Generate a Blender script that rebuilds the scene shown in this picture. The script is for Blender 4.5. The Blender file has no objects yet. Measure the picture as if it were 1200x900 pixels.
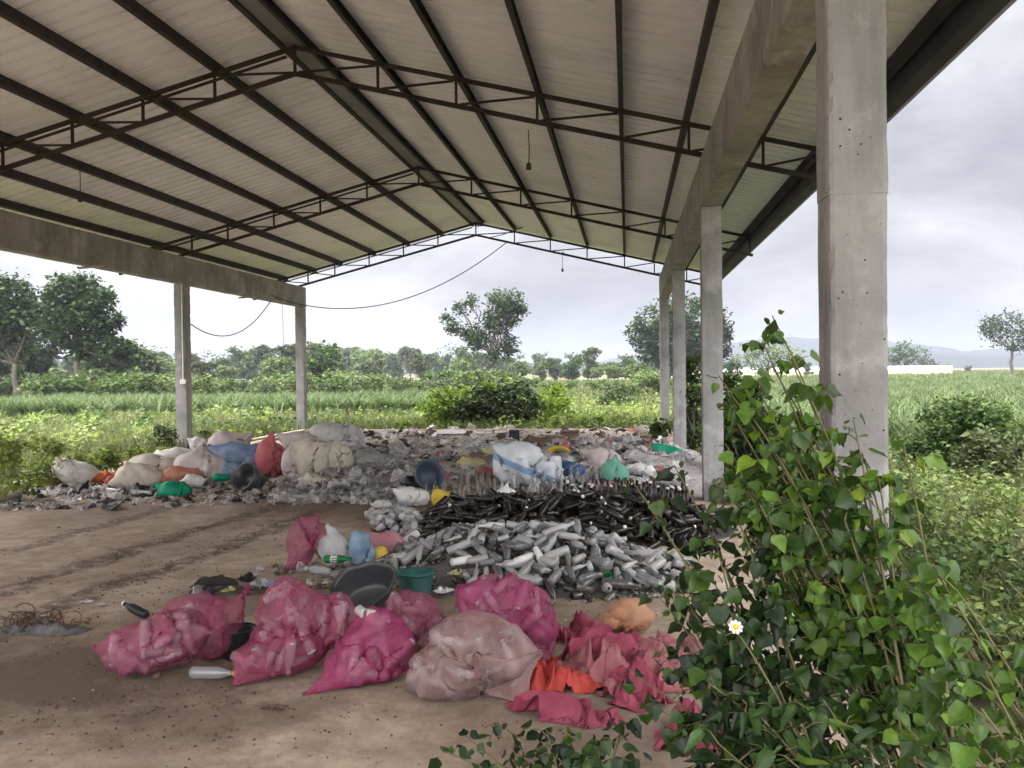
import bpy, math, random
import numpy as np
from mathutils import Vector, Matrix, noise as mnoise
R = math.radians
rng = np.random.default_rng(7)
random.seed(7)
S = bpy.context.scene
COL = S.collection

# ------------------------------------------------------------------ camera
F_PX, YAW, PITCH, ROLL = 993.6, .1353, .0147, -.0122
CAM = np.array([0., 0., 1.6])
_f = np.array([-math.sin(YAW)*math.cos(PITCH), math.cos(YAW)*math.cos(PITCH), -math.sin(PITCH)])
_r0 = np.array([math.cos(YAW), math.sin(YAW), 0.]); _u0 = np.cross(_r0, _f)
_r = _r0*math.cos(ROLL)+_u0*math.sin(ROLL); _u = -_r0*math.sin(ROLL)+_u0*math.cos(ROLL)
cd = bpy.data.cameras.new('camera'); cam = bpy.data.objects.new('camera', cd); COL.objects.link(cam)
cam.matrix_world = Matrix(((_r[0], _u[0], -_f[0], 0), (_r[1], _u[1], -_f[1], 0), (_r[2], _u[2], -_f[2], 1.6), (0, 0, 0, 1)))
cd.sensor_width = 36; cd.lens = F_PX/1200*36; cd.clip_start = .05; cd.clip_end = 20000
S.camera = cam

# ------------------------------------------------------------------ world, sun, exposure
SUN_EL, SUN_AZ = 42, 62          # degrees; azimuth measured from +Y towards -X (ahead and to the left)
S.view_settings.view_transform = 'Standard'; S.view_settings.look = 'None'
S.view_settings.exposure = .86; S.view_settings.gamma = 1; S.view_settings.use_curve_mapping = False
W = bpy.data.worlds.new('World'); S.world = W; W.use_nodes = True
nt = W.node_tree; nt.nodes.clear()
def N(t, typ, **kw):
    n = t.nodes.new(typ)
    for k, v in kw.items():
        if k.startswith('i_'):
            n.inputs[int(k[2:]) if k[2:].isdigit() else k[2:].replace('_', ' ')].default_value = v
        else: setattr(n, k, v)
    return n
def ramp(t, stops, fac=None):
    n = t.nodes.new('ShaderNodeValToRGB'); e = n.color_ramp.elements
    while len(e) < len(stops): e.new(.5)
    for k, (p, c) in enumerate(stops):
        e[k].position = p; e[k].color = (*c, 1) if len(c) == 3 else c
    if fac is not None: t.links.new(fac, n.inputs[0])
    return n
def mixc(t, fac, a, b, blend='MIX'):
    n = t.nodes.new('ShaderNodeMix'); n.data_type = 'RGBA'; n.blend_type = blend
    for sock, v in ((n.inputs[0], fac), (n.inputs[6], a), (n.inputs[7], b)):
        if hasattr(v, 'is_linked'): t.links.new(v, sock)
        else: sock.default_value = v if not isinstance(v, tuple) or len(v) == 4 else (*v, 1)
    return n.outputs[2]
sky = N(nt, 'ShaderNodeTexSky', sky_type='NISHITA', sun_disc=False, sun_elevation=R(SUN_EL), sun_rotation=R(-SUN_AZ), dust_density=3.0)
tc = N(nt, 'ShaderNodeTexCoord')
mp = N(nt, 'ShaderNodeMapping'); mp.inputs['Scale'].default_value = (1, 1, 2.6)
nt.links.new(tc.outputs['Generated'], mp.inputs[0])
n1 = N(nt, 'ShaderNodeTexNoise', i_Scale=2.9, i_Detail=8., i_Roughness=.56, i_Distortion=.25); nt.links.new(mp.outputs[0], n1.inputs['Vector'])
cl = ramp(nt, [(.36, (3.8, 3.88, 4.2)), (.45, (4.8, 4.87, 5.15)), (.53, (5.9, 5.95, 6.15)), (.62, (7.5, 7.5, 7.6))], n1.outputs[0])
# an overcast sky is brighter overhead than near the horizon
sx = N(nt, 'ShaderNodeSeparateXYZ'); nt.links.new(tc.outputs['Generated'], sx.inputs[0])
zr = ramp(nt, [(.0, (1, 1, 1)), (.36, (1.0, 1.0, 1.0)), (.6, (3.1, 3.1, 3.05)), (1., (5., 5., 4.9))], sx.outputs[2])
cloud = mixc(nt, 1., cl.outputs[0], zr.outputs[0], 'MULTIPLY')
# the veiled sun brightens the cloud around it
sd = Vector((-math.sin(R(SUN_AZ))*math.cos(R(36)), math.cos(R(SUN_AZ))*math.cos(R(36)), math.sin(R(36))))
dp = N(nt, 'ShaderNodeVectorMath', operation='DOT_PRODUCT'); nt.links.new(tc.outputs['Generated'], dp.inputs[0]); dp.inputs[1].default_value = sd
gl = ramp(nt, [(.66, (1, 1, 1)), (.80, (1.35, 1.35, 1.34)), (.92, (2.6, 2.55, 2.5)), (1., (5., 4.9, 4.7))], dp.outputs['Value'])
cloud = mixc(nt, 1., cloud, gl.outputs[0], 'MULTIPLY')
# unseen sky behind the camera, added brightness to light the shed interior
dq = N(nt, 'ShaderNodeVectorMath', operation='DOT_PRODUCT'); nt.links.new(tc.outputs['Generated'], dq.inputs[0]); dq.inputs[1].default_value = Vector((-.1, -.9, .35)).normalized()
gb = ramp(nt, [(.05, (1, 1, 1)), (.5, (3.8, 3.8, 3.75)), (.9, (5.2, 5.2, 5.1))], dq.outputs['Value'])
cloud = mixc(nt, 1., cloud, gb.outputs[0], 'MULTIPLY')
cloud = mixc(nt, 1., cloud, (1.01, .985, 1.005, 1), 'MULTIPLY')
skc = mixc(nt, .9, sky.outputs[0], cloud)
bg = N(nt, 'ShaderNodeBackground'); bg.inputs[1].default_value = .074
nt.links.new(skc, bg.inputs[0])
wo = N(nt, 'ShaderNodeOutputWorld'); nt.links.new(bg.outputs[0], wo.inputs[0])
sl = bpy.data.lights.new('sun', 'SUN'); sl.energy = 1.5; sl.angle = R(12); sl.color = (1, .95, .86)
so = bpy.data.objects.new('sun', sl); COL.objects.link(so)
so.rotation_euler = (R(90-SUN_EL), 0, R(SUN_AZ)+math.pi)
so.location = (-20, 20, 30)
C = S.cycles
C.use_denoising = True; C.max_bounces = 8; C.diffuse_bounces = 4; C.glossy_bounces = 3; C.transmission_bounces = 6
C.transparent_max_bounces = 24; C.volume_bounces = 1; C.caustics_reflective = False; C.caustics_refractive = False

# ------------------------------------------------------------------ pixel <-> place helpers (1200 x 900 pixels)
def ray(px, py): return _f+_r*(px-600)/F_PX-_u*(py-450)/F_PX
def G(px, py, z=0.):
    d = ray(px, py); t = (z-1.6)/d[2]; return CAM+t*d
def AtY(px, py, Y):
    d = ray(px, py); return CAM+d*(Y/d[1])
def AtD(px, py, D):
    d = ray(px, py); return CAM+d*(D/math.hypot(d[0], d[1]))

# ------------------------------------------------------------------ objects
def mesh(name, V, F, m=None, smooth=False):
    me = bpy.data.meshes.new(name)
    if isinstance(F, np.ndarray):
        V = np.asarray(V, dtype=np.float32); k = F.shape[1]
        me.vertices.add(len(V)); me.vertices.foreach_set('co', V.ravel())
        me.loops.add(F.size); me.loops.foreach_set('vertex_index', F.ravel().astype(np.int32))
        me.polygons.add(len(F)); me.polygons.foreach_set('loop_start', np.arange(0, F.size, k, dtype=np.int32))
        try: me.polygons.foreach_set('loop_total', np.full(len(F), k, dtype=np.int32))
        except Exception: pass
        me.update(calc_edges=True)
    else:
        me.from_pydata([tuple(map(float, v)) for v in V], [], [tuple(int(i) for i in f) for f in F]); me.update()
    if smooth: me.shade_smooth()
    if m: me.materials.append(m)
    return me
def link(name, me, parent=None, loc=None, rot=None, sc=None):
    o = bpy.data.objects.new(name, me); COL.objects.link(o)
    if parent: o.parent = parent
    if loc is not None: o.location = [float(c) for c in loc]
    if rot is not None: o.rotation_euler = rot
    if sc is not None: o.scale = sc if hasattr(sc, '__len__') else (sc, sc, sc)
    return o
def tag(o, label, cat, group=None):
    o['label'] = label; o['category'] = cat
    if group: o['group'] = group
    elif 'group' in o: del o['group']
    return o
def thing(name, label, cat, loc=(0, 0, 0), rz=0, group=None):
    return tag(link(name, None, None, loc, (0, 0, rz)), label, cat, group)
def struct(o): o['kind'] = 'structure'; return o
def stuff(o): o['kind'] = 'stuff'; return o
def dup(o, loc, rot, sc=None, label=None, cat=None, group=None, m=None):
    c = o.copy(); COL.objects.link(c); c.location = [float(q) for q in loc]; c.rotation_euler = rot
    if sc is not None: c.scale = sc if hasattr(sc, '__len__') else (sc, sc, sc)
    if label: c['label'] = label
    if cat: c['category'] = cat
    if group: c['group'] = group
    for ch in list(o.children):
        d = ch.copy(); COL.objects.link(d); d.parent = c
        for g in ch.children:
            e = g.copy(); COL.objects.link(e); e.parent = d
    return c
class MB:
    def __init__(s): s.v = []; s.f = []
    def add(s, V, F):
        b = len(s.v); s.v += [tuple(map(float, v)) for v in V]; s.f += [tuple(b+int(i) for i in f) for f in F]; return s
    def box(s, x0, x1, y0, y1, z0, z1):
        return s.add([(x0, y0, z0), (x1, y0, z0), (x1, y1, z0), (x0, y1, z0), (x0, y0, z1), (x1, y0, z1), (x1, y1, z1), (x0, y1, z1)],
                     [(0, 3, 2, 1), (4, 5, 6, 7), (0, 1, 5, 4), (1, 2, 6, 5), (2, 3, 7, 6), (3, 0, 4, 7)])
    def bar(s, a, b, w, h, up=(0, 0, 1)):
        a = Vector(a); b = Vector(b); d = (b-a).normalized(); u = Vector(up); x = d.cross(u).normalized(); u = x.cross(d)
        V = [p+x*sx_*w/2+u*su*h/2 for p in (a, b) for sx_, su in ((-1, -1), (1, -1), (1, 1), (-1, 1))]
        return s.add(V, [(0, 1, 2, 3), (7, 6, 5, 4), (0, 4, 5, 1), (1, 5, 6, 2), (2, 6, 7, 3), (3, 7, 4, 0)])
    def tube(s, pts, r, n=6, cap=True):
        pts = [Vector(p) for p in pts]; k = len(pts); rs = r if hasattr(r, '__len__') else [r]*k
        V = []; prev = None
        for i, p in enumerate(pts):
            d = (pts[min(i+1, k-1)]-pts[max(i-1, 0)]).normalized()
            if prev is None: x = d.orthogonal().normalized()
            else: x = (prev-d*prev.dot(d)); x = x.normalized() if x.length > 1e-6 else d.orthogonal().normalized()
            prev = x; y = d.cross(x)
            V += [p+(x*math.cos(2*math.pi*j/n)+y*math.sin(2*math.pi*j/n))*rs[i] for j in range(n)]
        Fs = [(i*n+j, i*n+(j+1) % n, (i+1)*n+(j+1) % n, (i+1)*n+j) for i in range(k-1) for j in range(n)]
        if cap: Fs += [tuple(range(n-1, -1, -1)), tuple((k-1)*n+j for j in range(n))]
        return s.add(V, Fs)
    def lathe(s, prof, n=12, caps=(True, True)):
        V = [(r*math.cos(2*math.pi*j/n), r*math.sin(2*math.pi*j/n), z) for r, z in prof for j in range(n)]; k = len(prof)
        Fs = [(i*n+j, i*n+(j+1) % n, (i+1)*n+(j+1) % n, (i+1)*n+j) for i in range(k-1) for j in range(n)]
        if caps[0]: Fs.append(tuple(range(n-1, -1, -1)))
        if caps[1]: Fs.append(tuple((k-1)*n+j for j in range(n)))
        return s.add(V, Fs)
    def build(s, name, m, parent=None, smooth=False, **k): return link(name, mesh(name, s.v, s.f, m, smooth), parent, **k)

# ------------------------------------------------------------------ materials
def shader(name):
    m = bpy.data.materials.new(name); m.use_nodes = True; t = m.node_tree; t.nodes.clear()
    o = N(t, 'ShaderNodeOutputMaterial'); return m, t, o
def M(name, c, c2=None, scale=8, rough=.7, bump=0., bscale=None, metal=0., spec=.4, detail=5, trans=0., ior=1.45, alpha=1.,
      transl=0., island=None, objr=None, c3=None, stretch=None, dist=.01, sheer=0.):
    """colour c..c2 by noise, optional third stop; island / objr = strength of per-leaf / per-object variation."""
    m, t, o = shader(name); p = N(t, 'ShaderNodeBsdfPrincipled')
    tc = N(t, 'ShaderNodeTexCoord'); vec = tc.outputs['Object']
    if stretch:
        mp = N(t, 'ShaderNodeMapping'); mp.inputs['Scale'].default_value = stretch; t.links.new(vec, mp.inputs[0]); vec = mp.outputs[0]
    col = None
    if c2:
        n = N(t, 'ShaderNodeTexNoise', i_Scale=scale, i_Detail=detail, i_Roughness=.6); t.links.new(vec, n.inputs['Vector'])
        st = [(.32, c), (.68, c2)] if not c3 else [(.3, c), (.5, c2), (.7, c3)]
        col = ramp(t, st, n.outputs[0]).outputs[0]
    else:
        rgb = N(t, 'ShaderNodeRGB'); rgb.outputs[0].default_value = (*c, 1); col = rgb.outputs[0]
    for use, src in ((island, 'g'), (objr, 'o')):
        if not use: continue
        if src == 'g': v = N(t, 'ShaderNodeNewGeometry').outputs['Random Per Island']
        else: v = N(t, 'ShaderNodeObjectInfo').outputs['Random']
        lo = tuple(1-use for _ in range(3)); hi = (1+use, 1+use*.8, 1+use*.5) if src == 'g' else (1+use, 1+use, 1+use*.98)
        col = mixc(t, 1., col, ramp(t, [(0, lo), (1, hi)], v).outputs[0], 'MULTIPLY')
    t.links.new(col, p.inputs['Base Color'])
    p.inputs['Roughness'].default_value = rough; p.inputs['Metallic'].default_value = metal
    p.inputs['Specular IOR Level'].default_value = spec; p.inputs['IOR'].default_value = ior
    p.inputs['Transmission Weight'].default_value = trans; p.inputs['Alpha'].default_value = alpha
    if bump:
        nb = N(t, 'ShaderNodeTexNoise', i_Scale=bscale or scale*4, i_Detail=4.); t.links.new(vec, nb.inputs['Vector'])
        b = N(t, 'ShaderNodeBump', i_Strength=bump, i_Distance=dist); t.links.new(nb.outputs[0], b.inputs['Height']); t.links.new(b.outputs[0], p.inputs['Normal'])
    out = p.outputs[0]
    if transl:
        tr = N(t, 'ShaderNodeBsdfTranslucent'); t.links.new(col, tr.inputs[0])
        mx = N(t, 'ShaderNodeMixShader'); mx.inputs[0].default_value = transl; t.links.new(out, mx.inputs[1]); t.links.new(tr.outputs[0], mx.inputs[2]); out = mx.outputs[0]
    if sheer:
        tp = N(t, 'ShaderNodeBsdfTransparent')
        mx = N(t, 'ShaderNodeMixShader'); mx.inputs[0].default_value = sheer; t.links.new(out, mx.inputs[1]); t.links.new(tp.outputs[0], mx.inputs[2]); out = mx.outputs[0]
    t.links.new(out, o.inputs[0]); return m

# ---- dimensions found from the photograph (metres; floor z=0, building axis = +Y)
XR, XL, CW = .9011, -9.3923, .25
ROWS = [3.953, 10.493, 17.096, 23.802]
ZB, ZT = 3.572, 4.156
XM = (XR+XL)/2; ZA = 5.88; SL = .25
def roofz(x): return ZA-SL*abs(x-XM)
Y0, Y1 = -3.2, 24.75          # roof ends
XE = 2.55                     # right eave
SLAB = (-8.95, 1.25, -3.5, 22.8)

# ------------------------------------------------------------------ the setting: ground, slab, field, hills
def floor_material():
    m, t, o = shader('floor_concrete'); p = N(t, 'ShaderNodeBsdfPrincipled', i_Roughness=.85); p.inputs['Specular IOR Level'].default_value = .25
    tc = N(t, 'ShaderNodeTexCoord'); V = tc.outputs['Object']
    def noise(s, d=6, r=.6, st=None):
        v = V
        if st:
            mp = N(t, 'ShaderNodeMapping'); mp.inputs['Scale'].default_value = st; t.links.new(V, mp.inputs[0]); v = mp.outputs[0]
        n = N(t, 'ShaderNodeTexNoise', i_Scale=s, i_Detail=float(d), i_Roughness=r); t.links.new(v, n.inputs['Vector']); return n.outputs[0]
    base = ramp(t, [(.3, (.34, .26, .195)), (.5, (.43, .34, .26)), (.7, (.50, .405, .315))], noise(.9)).outputs[0]
    base = mixc(t, ramp(t, [(.42, (0, 0, 0)), (.62, (.8, .8, .8))], noise(5, 10, .75)).outputs[0], base, (.24, .175, .125, 1))
    # cement showing through, paler and greyer
    base = mixc(t, ramp(t, [(.5, (0, 0, 0)), (.75, (.6, .6, .6))], noise(.45, 3)).outputs[0], base, (.52, .455, .38, 1))
    def track(a, b, w, amt, base):
        a = np.array(a[:2]); b = np.array(b[:2]); d = (b-a)/np.linalg.norm(b-a); nrm = np.array([-d[1], d[0]])
        dt = N(t, 'ShaderNodeVectorMath', operation='DOT_PRODUCT'); t.links.new(V, dt.inputs[0]); dt.inputs[1].default_value = (nrm[0], nrm[1], 0)
        s1 = N(t, 'ShaderNodeMath', operation='SUBTRACT'); t.links.new(dt.outputs['Value'], s1.inputs[0]); s1.inputs[1].default_value = float(nrm@a)
        wob = N(t, 'ShaderNodeMath', operation='MULTIPLY_ADD'); t.links.new(noise(1.4, 3), wob.inputs[0]); wob.inputs[1].default_value = .7; wob.inputs[2].default_value = -.35
        s2 = N(t, 'ShaderNodeMath', operation='ADD'); t.links.new(s1.outputs[0], s2.inputs[0]); t.links.new(wob.outputs[0], s2.inputs[1])
        ab = N(t, 'ShaderNodeMath', operation='ABSOLUTE'); t.links.new(s2.outputs[0], ab.inputs[0])
        band = ramp(t, [(0, (1, 1, 1)), (w*.55, (.75, .75, .75)), (w, (0, 0, 0))], ab.outputs[0]).outputs[0]
        br = ramp(t, [(.40, (0, 0, 0)), (.54, (1, 1, 1))], noise(7, 9, .78)).outputs[0]
        f = mixc(t, 1., band, br, 'MULTIPLY'); f = mixc(t, 1., f, (amt, amt, amt, 1), 'MULTIPLY')
        return mixc(t, f, base, (.075, .055, .04, 1))
    base = track(G(0, 692), G(335, 590), .15, .9, base)
    base = track(G(120, 694), G(370, 600), .17, .9, base)
    base = track(G(0, 648), G(210, 592), .16, .8, base)
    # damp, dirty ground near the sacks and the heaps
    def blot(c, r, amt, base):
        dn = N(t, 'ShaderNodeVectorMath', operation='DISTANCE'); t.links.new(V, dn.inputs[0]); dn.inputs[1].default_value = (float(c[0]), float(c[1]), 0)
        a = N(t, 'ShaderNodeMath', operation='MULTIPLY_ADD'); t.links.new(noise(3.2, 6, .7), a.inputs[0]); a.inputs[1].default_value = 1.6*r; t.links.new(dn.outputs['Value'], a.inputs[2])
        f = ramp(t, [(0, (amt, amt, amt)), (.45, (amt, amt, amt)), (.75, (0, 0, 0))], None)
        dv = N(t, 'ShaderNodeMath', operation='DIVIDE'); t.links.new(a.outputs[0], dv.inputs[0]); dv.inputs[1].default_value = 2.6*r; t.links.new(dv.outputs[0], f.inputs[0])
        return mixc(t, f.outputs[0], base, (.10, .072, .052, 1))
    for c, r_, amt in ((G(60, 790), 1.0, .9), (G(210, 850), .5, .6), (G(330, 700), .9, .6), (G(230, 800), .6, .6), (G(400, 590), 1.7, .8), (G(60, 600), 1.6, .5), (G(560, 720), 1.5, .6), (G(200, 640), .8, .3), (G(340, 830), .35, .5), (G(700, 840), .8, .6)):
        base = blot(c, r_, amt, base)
    # crack and joint
    t.links.new(base, p.inputs['Base Color'])
    bm = N(t, 'ShaderNodeBump', i_Strength=.55, i_Distance=.02); t.links.new(noise(14, 8, .72), bm.inputs['Height']); t.links.new(bm.outputs[0], p.inputs['Normal'])
    t.links.new(p.outputs[0], o.inputs[0]); return m
m_floor = floor_material()
m_ground = M('field_soil', (.07, .075, .035), (.125, .115, .06), .35, .95, .6, 6, c3=(.19, .155, .095), detail=8)
m_kerb = M('kerb_cement', (.36, .30, .20), (.50, .44, .31), 3, .85, .3)
def concrete(name, a, b, c, sc):
    m, t, o = shader(name); p = N(t, 'ShaderNodeBsdfPrincipled', i_Roughness=.88); p.inputs['Specular IOR Level'].default_value = .2; tc = N(t, 'ShaderNodeTexCoord'); V = tc.outputs['Object']
    def noise(s_, d, r=.62, st=None):
        v = V
        if st: mp = N(t, 'ShaderNodeMapping'); mp.inputs['Scale'].default_value = st; t.links.new(V, mp.inputs[0]); v = mp.outputs[0]
        n = N(t, 'ShaderNodeTexNoise', i_Scale=s_, i_Detail=float(d), i_Roughness=r); t.links.new(v, n.inputs['Vector']); return n.outputs[0]
    base = ramp(t, [(.3, a), (.5, b), (.7, c)], noise(sc, 9)).outputs[0]
    base = mixc(t, ramp(t, [(.5, (0, 0, 0)), (.72, (.6, .6, .6))], noise(5, 6, .7, (1, 1, .12))).outputs[0], base, (a[0]*.72, a[1]*.7, a[2]*.68, 1))      # run-off streaks
    base = mixc(t, ramp(t, [(.55, (0, 0, 0)), (.63, (.55, .55, .55))], noise(2.3, 8, .7)).outputs[0], base, (c[0]*1.2, c[1]*1.2, c[2]*1.2, 1))              # lime bloom
    vo = N(t, 'ShaderNodeTexVoronoi', i_Scale=26.); t.links.new(V, vo.inputs['Vector']); pit = ramp(t, [(.0, (1, 1, 1)), (.10, (1, 1, 1)), (.16, (0, 0, 0))], vo.outputs['Distance'])
    pm = mixc(t, 1., pit.outputs[0], ramp(t, [(.5, (0, 0, 0)), (.56, (1, 1, 1))], noise(7, 3)).outputs[0], 'MULTIPLY')
    base = mixc(t, pm, base, (.05, .046, .042, 1)); t.links.new(base, p.inputs['Base Color'])
    b1 = N(t, 'ShaderNodeBump', i_Strength=.7, i_Distance=.006); t.links.new(noise(30, 8, .7), b1.inputs['Height'])
    b2 = N(t, 'ShaderNodeBump', i_Strength=1., i_Distance=-.006); t.links.new(pm, b2.inputs['Height']); t.links.new(b1.outputs[0], b2.inputs['Normal']); t.links.new(b2.outputs[0], p.inputs['Normal'])
    t.links.new(p.outputs[0], o.inputs[0]); return m
m_conc = concrete('column_concrete', (.205, .197, .192), (.285, .276, .27), (.35, .34, .333), 2.2)
m_beamc = concrete('beam_concrete', (.20, .182, .175), (.29, .27, .262), (.385, .365, .355), 1.6)
m_seam = M('formwork_strip', (.20, .175, .155), (.34, .315, .285), 9, .9, .8, 40, stretch=(1, 1, .15), dist=.01)
m_steel = M('painted_steel', (.022, .019, .022), (.05, .037, .034), 3, .75, .2, spec=.15, c3=(.034, .031, .035), detail=9)
m_purl = M('purlin_steel', (.030, .027, .033), (.06, .05, .054), 2.5, .75, .2, spec=.15, c3=(.042, .038, .044), detail=9)
m_roof = M('roof_sheet', (.68, .66, .74), (.84, .81, .90), .8, .5, .0, 3, c3=(.78, .755, .84), detail=9)
m_roofd = M('ridge_flashing', (.13, .12, .135), (.19, .175, .19), 2, .6)
m_fascia = M('gutter_metal', (.05, .045, .054), (.08, .072, .082), 3, .6, spec=.2)
m_wire = M('cable_rubber', (.03, .028, .028), (.05, .047, .045), 5, .6)
m_white = M('white_plastic', (.7, .69, .66), (.8, .79, .77), 6, .4)

# ground: fine near the camera, coarse to the horizon
gx = np.concatenate([-np.geomspace(1600, 60, 12), np.linspace(-50, 50, 90), np.geomspace(60, 1600, 12)])
gy = np.concatenate([-np.geomspace(600, 20, 6), np.linspace(-15, 100, 110), np.geomspace(110, 1600, 14)])
GX, GY = np.meshgrid(gx, gy)
def ground_z(x, y): return -.14+.06*np.sin(x*.31+1.3)*np.sin(y*.27)+.05*np.sin(x*.11+y*.13)
inside = (GX > SLAB[0]-.8) & (GX < SLAB[1]+.5) & (GY > SLAB[2]-.8) & (GY < SLAB[3]+.8)
GZ = np.where(inside, -.2, ground_z(GX, GY))
GZ = np.where(np.hypot(GX, GY) > 110, -.15, GZ)
nx_, ny_ = len(gx), len(gy)
idx = np.arange(nx_*ny_).reshape(ny_, nx_)
gf = np.stack([idx[:-1, :-1], idx[:-1, 1:], idx[1:, 1:], idx[1:, :-1]], -1).reshape(-1, 4)
struct(link('ground', mesh('ground', np.stack([GX, GY, GZ], -1).reshape(-1, 3), gf, m_ground, True)))
f_ = MB().box(SLAB[0], SLAB[1], SLAB[2], SLAB[3], -.35, 0).build('floor', m_floor); struct(f_)
k_ = MB().box(SLAB[0]-.16, SLAB[0]-.003, SLAB[2], SLAB[3], -.35, .045)
k_.box(SLAB[0]-.16, SLAB[1]-.1, SLAB[3]+.003, SLAB[3]+.18, -.35, .03); struct(k_.build('kerb', m_kerb))

# hills
def hill(name, pts, D, depth, m):
    """pts: ridge line (px, py); a real ridge: front and back slopes falling away from the crest."""
    xs = np.linspace(pts[0][0], pts[-1][0], 90); ys = np.interp(xs, [a for a, b in pts], [b for a, b in pts])
    V = []; F = []; k = 7
    for i, (x, y) in enumerate(zip(xs, ys)):
        y -= 2.0*mnoise.noise(Vector((x*.03, D*.01, 0)))+1.*mnoise.noise(Vector((x*.11, D*.01, 3)))
        c = AtD(x, y, D); dirv = np.array([c[0], c[1], 0])/D; top = c[2]+2
        for j in range(k):
            s = (j-(k-1)/2)/((k-1)/2); hgt = max(-2, top*(1-abs(s)**1.3)+top*.08*mnoise.noise(Vector((i*.3, j*.9, D))))
            V.append((c[0]+dirv[0]*s*depth, c[1]+dirv[1]*s*depth, hgt if abs(s) < .99 else -3))
    F = [(i*k+j, i*k+j+1, (i+1)*k+j+1, (i+1)*k+j) for i in range(len(xs)-1) for j in range(k-1)]
    o = link(name, mesh(name, V, F, m, True)); return struct(o)
m_hill = M('hill_forest', (.010, .014, .017), (.018, .023, .025), .06, .95)
hill('hills', [(640, 433), (690, 427), (735, 419), (770, 420), (850, 404), (890, 402), (930, 397), (985, 400), (1040, 402), (1085, 407), (1130, 414), (1180, 411), (1210, 405), (1290, 408), (1400, 424)], 1150, 180, m_hill)
hill('hills', [(900, 424), (1000, 421), (1060, 414), (1120, 419), (1200, 419), (1260, 410), (1400, 420)], 850, 120, m_hill)
hill('hills', [(-200, 422), (-60, 424), (60, 426), (160, 428), (300, 430), (420, 433)], 620, 90, m_hill)

# ------------------------------------------------------------------ the shed
shed = thing('open_shed', 'open sided concrete and steel shed with corrugated gable roof over the rubbish', 'shed')
def rough_box(name, x0, x1, y0, y1, z0, z1, m, parent, amp=.004, res=.05, seed=0, chip=.012, zflat=False):
    """a cast concrete member: gridded box with bevelled, chipped edges and uneven faces"""
    V = []; F = []
    dims = (x1-x0, y1-y0, z1-z0); n = [max(2, min(70, int(d/res))) for d in dims]; key = {}
    def vid(p):
        q = tuple(round(c, 5) for c in p)
        if q not in key: key[q] = len(V); V.append(q)
        return key[q]
    lo = (x0, y0, z0); hi = (x1, y1, z1)
    for ax in range(3):
        a, b = [k for k in range(3) if k != ax]
        for side in (0, 1):
            for i in range(n[a]):
                for j in range(n[b]):
                    q = []
                    for di, dj in ((0, 0), (1, 0), (1, 1), (0, 1)):
                        p = [0, 0, 0]; p[ax] = lo[ax] if side == 0 else hi[ax]
                        p[a] = lo[a]+dims[a]*(i+di)/n[a]; p[b] = lo[b]+dims[b]*(j+dj)/n[b]; q.append(vid(p))
                    if (side == 1) != (ax == 1): F.append(tuple(q))
                    else: F.append(tuple(q[::-1]))
    out = []
    for v in V:
        p = Vector(v); on = [abs(p[k]-lo[k]) < 1e-4 or abs(p[k]-hi[k]) < 1e-4 for k in range(3)]
        c = Vector([(lo[k]+hi[k])/2 for k in range(3)])
        for k in range(3):
            if on[k]:
                s = 1 if p[k] > c[k] else -1
                p[k] += s*amp*mnoise.noise(Vector(v)*3+Vector((seed*9.1, k*5, 0)))
                if sum(on) >= 2 and not (k == 2 and zflat) and (on[0]+on[1] == 2 or not zflat): p[k] -= s*(.004+chip*max(0, mnoise.noise(Vector(v)*14+Vector((seed*3.3, 0, 0)))))
        out.append(p)
    return link(name, mesh(name, out, F, m), parent)
m_pipe = m_white
k = 0
for side, x0 in (('r', XR), ('l', XL-CW)):
    for i, y in enumerate(ROWS):
        near = side == 'r' and i == 0
        c = rough_box('column', x0, x0+CW, y, y+CW, -.3, 2.3735 if near else ZB, m_conc, shed, res=.022 if near else .06, seed=k, amp=.004, chip=.014, zflat=near)
        if near:
            rough_box('column', x0-.004, x0+CW+.003, y-.004, y+CW, 2.373, ZB, m_conc, shed, res=.022, seed=31, amp=.005, chip=.014, zflat=True)
            MB().box(x0-.007, x0-.001, y+.085, y+.10, .1, 2.35).box(x0-.01, x0-.003, y+.03, y+.055, 2.39, ZB-.02).build('formwork_seam', m_seam, shed)
        k += 1
for x0 in (XR, XL-CW):
    rough_box('beam', x0-.003, x0+CW+.003, Y0+.4, ROWS[3]+CW+.02, ZB+.001, ZT, m_beamc, shed, res=.09, seed=50+k, amp=.007, chip=.006); k += 1

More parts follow.
